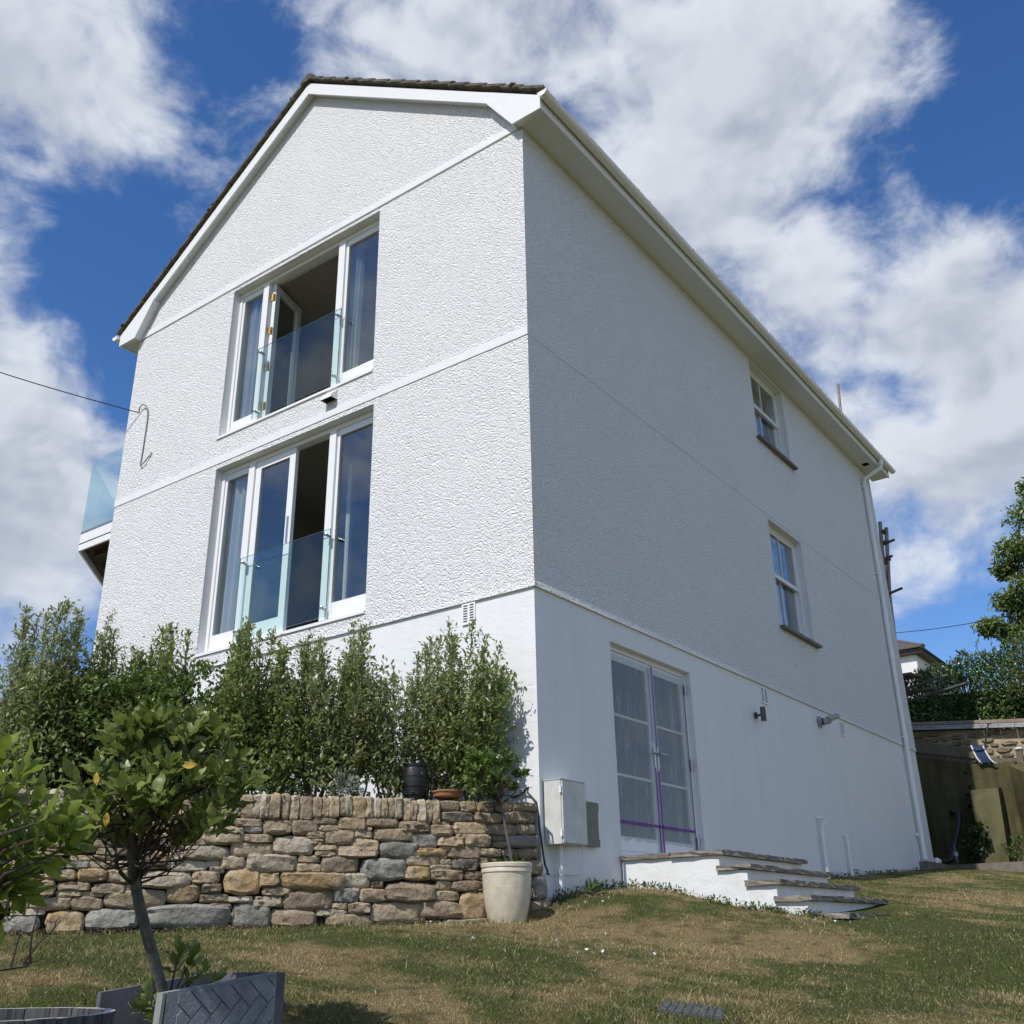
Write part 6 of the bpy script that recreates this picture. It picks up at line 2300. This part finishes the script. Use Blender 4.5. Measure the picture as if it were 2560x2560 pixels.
# broad-leaved tree coming in from the right
tr0 = np.array((2.45, 18.8, 2.1))
bt_ = empty('broadleaf_tree', tr0)
tag(bt_, 'dark broad-leaved tree reaching in from the right edge against the sky', 'tree')
limbs = MB()
limbs.tube([tr0, tr0 + np.array((-.1, 0, 2.4)), tr0 + np.array((-.2, 0, 5.0)), tr0 + np.array((-.25, 0, 7.6))], [.19, .15, .10, .03], 10)
cl = []
rng = np.random.default_rng(12)
for (dx, dy, dz, rr) in ((-1.3, 0, 5.15, .42), (-1.85, -.2, 4.55, .34), (-1.0, .2, 4.75, .45), (-.9, -.1, 6.35, .5), (-1.25, .1, 5.95, .33), (-.35, 0, 7.2, .6), (-.3, .2, 6.1, .6), (-.6, -.3, 5.4, .55), (-.4, -.2, 4.55, .6), (-.55, 0, 3.75, .5), (.2, .2, 5.5, .8), (.3, .1, 6.8, .7), (.3, 0, 4.2, .7), (-1.45, 0, 4.35, .33), (-.2, .1, 7.9, .4)):
    c = tr0 + np.array((dx, dy, dz))
    cl.append((c, rr))
    limbs.tube([tr0 + np.array((-.15, 0, max(2.2, dz - 1.4))), tr0 * .5 + c * .5 + np.array((0, 0, dz * .0 + .35)) + np.array((0, 0, 0)) * 0 if False else (tr0 + np.array((dx * .5, dy * .5, dz - .45))), c], [.05, .03, .01], 6, caps=False)
    for _ in range(5):
        e_ = c + rand_unit(rng, 1)[0] * rr * .9
        limbs.tube([c, e_], [.012, .004], 4, caps=False)
limbs.build('trunk', BARK, bt_, smooth=True)
PP = []
for c, rr in cl:
    m_ = int(1050 * rr / .5)
    d_ = rand_unit(rng, m_)
    rad = rng.random(m_) ** .4 * rr * (1 + .4 * np.array([mnoise.noise(Vector(tuple(a * 2.4 + c))) for a in d_]))
    PP.append(c + d_ * rad[:, None] * np.array([1.15, .9, .75]))
P_ = np.concatenate(PP)
n = len(P_)
A_ = unit(rand_unit(rng, n) + np.array([-.1, 0, -.7]))
N_ = unit(rand_unit(rng, n) * .7 + np.array([0, -.3, .7]))
ln = rng.uniform(.07, .14, n)
V_, Q_, T_ = leaf_arrays(P_, A_, N_, ln, ln * .55)
tag(link('crown', mixed_mesh('crown', V_, Q_, T_), L_TREE, bt_), kind='stuff')

# far white house beyond the hedge
nh = empty('far_house', (-8, 38, 4))
tag(nh, 'distant white house with brown tiled hipped roof beyond the laurel hedge', 'house')
MB().box((-14, 35, 3), (-5.25, 42, 10.30)).build('wall', NBWALL, nh)
MB().box((-14.2, 34.75, 10.31), (-4.95, 42.2, 10.45)).build('eaves', NBROOF, nh)
rx0, rx1, rz0, rz1 = -14.3, -4.80, 10.45, 12.2
for k in range(9):
    t0, t1 = k / 9, (k + 1) / 9 + .02
    y0_, y1_ = 34.6 + 3.6 * t0, 34.6 + 3.6 * t1
    z0_, z1_ = rz0 + (rz1 - rz0) * t0 + .05, rz0 + (rz1 - rz0) * t1
    MB().prism([(rx0, y0_, z0_), (rx1 - 3.3 * t0, y0_, z0_), (rx1 - 3.3 * t1, y1_, z1_), (rx0, y1_, z1_)], (0, 0, .06)).build('tile_course', NBROOF, nh)
MB().add([(rx1, 34.6, rz0), (rx1, 42.4, rz0), (rx1 - 3.3, 38.2, rz1)], [(0, 1, 2)]).build('hip', NBROOF, nh)
MB().tube([(rx1, 34.6, rz0 + .05), (rx1 - 3.3, 38.2, rz1 + .08)], .10, 6).build('hip_ridge', NBROOF, nh)
w_ = MB().box((-7.7, 34.96, 8.9), (-6.45, 34.999, 9.95)).build('window', UPVC, nh)
MB().box((-7.62, 34.945, 8.98), (-6.53, 34.958, 9.87)).build('pane', GLASS, w_)

# roof of the neighbouring house behind the hedge on the left
nl_ = empty('neighbour_house', (-22, 9, 0))
tag(nl_, 'low brown roof of a neighbouring house behind the hedge on the left', 'house')
MB().box((-29, 6.5, -1), (-17.2, 15, 5.9)).build('wall', NBWALL, nl_)
for k in range(10):
    t0, t1 = k / 10, (k + 1) / 10 + .02
    MB().prism([(-29.5, 6.0 + 4.5 * t0, 5.85 + 1.85 * t0), (-16.9, 6.0 + 4.5 * t0, 5.85 + 1.85 * t0), (-16.9, 6.0 + 4.5 * t1, 5.85 + 1.85 * t1), (-29.5, 6.0 + 4.5 * t1, 5.85 + 1.85 * t1)], (0, 0, .07)).build('tile_course', NBROOF, nl_)
MB().prism([(-29.5, 15.2, 5.85), (-29.5, 10.5, 7.70), (-16.9, 10.5, 7.70), (-16.9, 15.2, 5.85)], (0, 0, .06)).build('rear_roof', NBROOF, nl_)

# overhead wire on the right
ow_ = MB()
a_, c_ = at(2150, 1588, 26), at(2620, 1517, 21)
ow_.tube([a_ * (1 - t_) + c_ * t_ + np.array([0, 0, -.12 * math.sin(math.pi * t_)]) for t_ in np.linspace(0, 1, 9)], .008, 6)
tag(ow_.build('overhead_wire', WIRE, None), 'thin overhead wire crossing the sky right of the house', 'wire')

# ------------------------------------------------------------------ lawn details
dc_p = np.array((2.80, -2.90))
gz_ = ground(*dc_p)
dc = empty('drain_cover', (dc_p[0], dc_p[1], gz_))
tag(dc, 'small dark square drain grating set in the lawn at the bottom', 'drain cover')
gn = Vector((-(ground(dc_p[0] + .2, dc_p[1]) - ground(dc_p[0] - .2, dc_p[1])) / .4, -(ground(dc_p[0], dc_p[1] + .2) - ground(dc_p[0], dc_p[1] - .2)) / .4, 1)).normalized()
Rz = gn.to_track_quat('Z', 'Y').to_matrix().to_4x4() @ Matrix.Rotation(R(35), 4, 'Z')
IRON = simple('cast_iron', (0.055, 0.058, 0.062), (0.09, 0.092, 0.096), 20, .7)


def dcbox(a_, c_, nm):
    q_ = MB().box(a_, c_)
    q_.v = [tuple(Rz @ Vector(v_) + Vector((dc_p[0], dc_p[1], gz_ + .012))) for v_ in q_.v]
    q_.build(nm, IRON, dc)


dcbox((-.14, -.14, -.03), (.14, .14, -.004), 'grate_base')
for k in range(8):
    dcbox((-.13, -.132 + k * .0335, -.0035), (.13, -.132 + k * .0335 + .029, .001), 'grate_bar')

rng = np.random.default_rng(77)


def in_wall_side(x, y):
    """True on the lawn side of the stone wall and outside the house and steps"""
    d = (x - WO.x) * WN.x + (y - WO.y) * WN.y
    if y < -.1 and d < .085:
        return False
    if x < .02 and y > -.15:
        return False
    if 0 <= x < 2.02 and sy0 - .02 < y < sy1 + .5:
        if y < sy1 + .02:
            return False
    if y > 13.1:
        return False
    return True


# grass blades: density falls with distance
pts, hs_ = [], []
camx, camy = CAM.x, CAM.y
RX = Vector((math.cos(YAW), math.sin(YAW)))
tries = 0
want = 230000
while len(pts) < want and tries < want * 4:
    tries += 1
    s_ = 3.9 * (17.5 / 3.9) ** (random.random() ** 1.25)
    l_ = random.uniform(-.60, .62) * s_
    x = camx + FH.x * s_ + RX.x * l_
    y = camy + FH.y * s_ + RX.y * l_
    if not in_wall_side(x, y):
        continue
    pts.append((x, y))
    hs_.append(s_)
gx = np.array(pts)
gs = np.array(hs_)
gzs = np.array([ground(a, c) for a, c in pts])
n = len(gx)
base = np.stack([gx[:, 0], gx[:, 1], gzs - .004], 1)
patch = np.array([mnoise.noise(Vector((a * 1.3, c * 1.3, 5.0))) for a, c in pts])
hgt = (rng.uniform(.008, .022, n) * (1 + .6 * patch)) * (1 + .015 * gs)
hgt *= np.where(rng.random(n) < .06, rng.uniform(1.6, 2.8, n), 1.0)
# longer unmown tufts against the wall foot, the pot and the steps
wdist = (gx[:, 0] - WO.x) * WN.x + (gx[:, 1] - WO.y) * WN.y
near = ((gx[:, 1] < -.05) & (wdist < .22)) | ((gx[:, 0] < .14) & (gx[:, 1] > 0)) | ((gx[:, 1] > sy0 - .16) & (gx[:, 1] < sy0) & (gx[:, 0] < 2.0)) | (np.hypot(gx[:, 0] - .075, gx[:, 1] + .6) < .24)
hgt *= np.where(near, rng.uniform(1.0, 2.6, n), 1.0)
az = rng.uniform(0, 2 * np.pi, n)
lean = rng.uniform(.25, 1.5, n)
dirv = np.stack([np.cos(az), np.sin(az), np.zeros(n)], 1)
az2 = rng.uniform(0, 2 * np.pi, n)
sidev = np.stack([np.cos(az2), np.sin(az2), np.zeros(n)], 1)
wd = (rng.uniform(.0009, .0020, n) * (.7 + gs * .10))[:, None]
upv = np.array([0, 0, 1.0])
mid_ = base + upv * (hgt * .55)[:, None] + dirv * (hgt * lean * .30)[:, None]
tip = base + upv * (hgt * .85)[:, None] + dirv * (hgt * lean * .95)[:, None]
V_ = np.stack([base - sidev * wd, base + sidev * wd, mid_ + sidev * wd * .8, mid_ - sidev * wd * .8, tip], 1).reshape(-1, 3)
o = (np.arange(n) * 5)[:, None]
gr = link('grass', mixed_mesh('grass', V_, o + np.array([[0, 1, 2, 3]]), o + np.array([[3, 2, 4]])), BLADE)
tag(gr, 'short dry and green lawn grass', 'grass', kind='stuff')

# weeds along the foot of the house and the steps
wp_ = []
for k in range(150):
    t_ = rng.random()
    if k < 50:
        wp_.append((rng.uniform(.15, 1.8), sy0 - .03 - abs(rng.normal()) * .07))
    elif k < 85:
        wp_.append((.05 + abs(rng.normal()) * .06, rng.uniform(.1, 1.25)))
    elif k < 125:
        wp_.append((.04 + abs(rng.normal()) * .04, rng.uniform(4.2, 11)))
    else:
        wp_.append((1.75 + rng.normal() * .2, sy0 + rng.uniform(-.1, .1)))
P_, A_ = [], []
for (a_, c_) in wp_:
    m_ = int(rng.integers(6, 16))
    h_ = rng.uniform(.02, .07)
    P_.append(np.array((a_, c_, ground(a_, c_))) + rng.normal(size=(m_, 3)) * np.array([.03, .03, 0]) + np.stack([np.zeros(m_), np.zeros(m_), rng.random(m_) * h_], 1))
    A_.append(unit(rand_unit(rng, m_) + np.array([0, 0, .6])))
P_, A_ = np.concatenate(P_), np.concatenate(A_)
ln = rng.uniform(.015, .04, len(P_))
V_, Q_, T_ = leaf_arrays(P_, A_, unit(rand_unit(rng, len(P_)) + np.array([0, 0, .8])), ln, ln * .5)
wd_ = link('weeds', mixed_mesh('weeds', V_, Q_, T_), L_WEED)
tag(wd_, 'low green weeds along the foot of the steps and house wall', 'weeds', kind='stuff')
# leaf litter along the wall foot
P_ = []
for k in range(2600):
    u_ = rng.uniform(.9, 4.8)
    d_ = .07 + abs(rng.normal()) * .07
    dens_ = mnoise.noise(Vector((u_ * 2.1, 4, 4)))
    if dens_ < -.05 and rng.random() < .8:
        continue
    p_ = wpt(u_, 0, d_)
    P_.append((p_.x, p_.y, ground(p_.x, p_.y) + rng.random() * .02))
P_ = np.array(P_)
n = len(P_)
ln = rng.uniform(.012, .035, n)
V_, Q_, T_ = leaf_arrays(P_, unit(rand_unit(rng, n) * np.array([1, 1, .5])), unit(rand_unit(rng, n) * .6 + np.array([0, 0, 1])), ln, ln * .4)
tag(link('leaf_litter', mixed_mesh('leaf_litter', V_, Q_, T_), DRYDEBRIS), 'dark leaf litter along the foot of the stone wall', 'litter', kind='stuff')

tips = [((.24, .40, ground(.24, .40) + .09), (.3, -.3, 1)), ((.22, .36, ground(.22, .36) + .05), (.6, -.5, .6)), ((.26, .46, ground(.26, .46) + .06), (.2, .4, .8))]
wk = empty('garden_weed', (.24, .40, ground(.24, .40)))
tag(wk, 'single leafy green weed beside the white supply pipe', 'plant')
rosettes(wk, tips, leaf_set('weed_leaf', L_WEED, .11, .03), rng, (5, 7), .9, 40, .8, .9)


def flower_mesh(name, mat, r_, h_):
    mb_ = MB()
    n_ = 9
    for k in range(n_):
        t0 = 2 * math.pi * k / n_
        c_, s_ = math.cos(t0), math.sin(t0)
        mb_.add([(0, 0, h_), (r_ * .6 * math.cos(t0 - .3), r_ * .6 * math.sin(t0 - .3), h_ + .002), (r_ * c_, r_ * s_, h_), (r_ * .6 * math.cos(t0 + .3), r_ * .6 * math.sin(t0 + .3), h_ + .002)], [(0, 1, 2, 3)])
    mb_.tube([(0, 0, 0), (0, 0, h_)], .0012, 4)
    me_ = bpy.data.meshes.new(name)
    me_.from_pydata(mb_.v, [], mb_.f)
    me_.materials.append(mat)
    me_.update()
    return me_


dm, ym = flower_mesh('daisy', PETAL, .0115, .022), flower_mesh('dandelion', YELLOW, .011, .026)


def flowers(me_, nm, spots, label, group):
    for (x_, y_) in spots:
        if not in_wall_side(x_, y_):
            continue
        o_ = bpy.data.objects.new(nm, me_)
        COL.objects.link(o_)
        o_.location = (x_, y_, ground(x_, y_))
        o_.rotation_euler = (rng.normal() * .3 + .35, rng.normal() * .3, rng.uniform(0, 6))
        s_ = rng.uniform(.7, 1.2)
        o_.scale = (s_, s_, s_)
        tag(o_, label, 'flower', group)


flowers(dm, 'daisy', [(.35 + rng.normal() * .12, .15 + rng.normal() * .2) for _ in range(14)], 'small white daisy in the grass between the pot and the house corner', 'daisies by the house corner')
flowers(dm, 'daisy', [(1.35 + rng.normal() * .28, -1.5 + rng.normal() * .3) for _ in range(13)], 'small white daisy in the brown patch of lawn below the cream pot', 'daisies in the middle of the lawn')
flowers(dm, 'daisy', [(-.2 + rng.normal() * .2, -1.1 + rng.normal() * .22) for _ in range(7)], 'small white daisy in the grass in front of the stone wall', 'daisies in front of the wall')
flowers(dm, 'daisy', [(1.9 + rng.normal() * .25, .95 + rng.normal() * .2) for _ in range(6)], 'small white daisy in the grass below the steps', 'daisies below the steps')
flowers(ym, 'dandelion', [(1.0 + rng.normal() * .3, 1.02 + rng.normal() * .1) for _ in range(9)], 'small yellow flower in the grass beside the white steps', 'yellow flowers beside the steps')
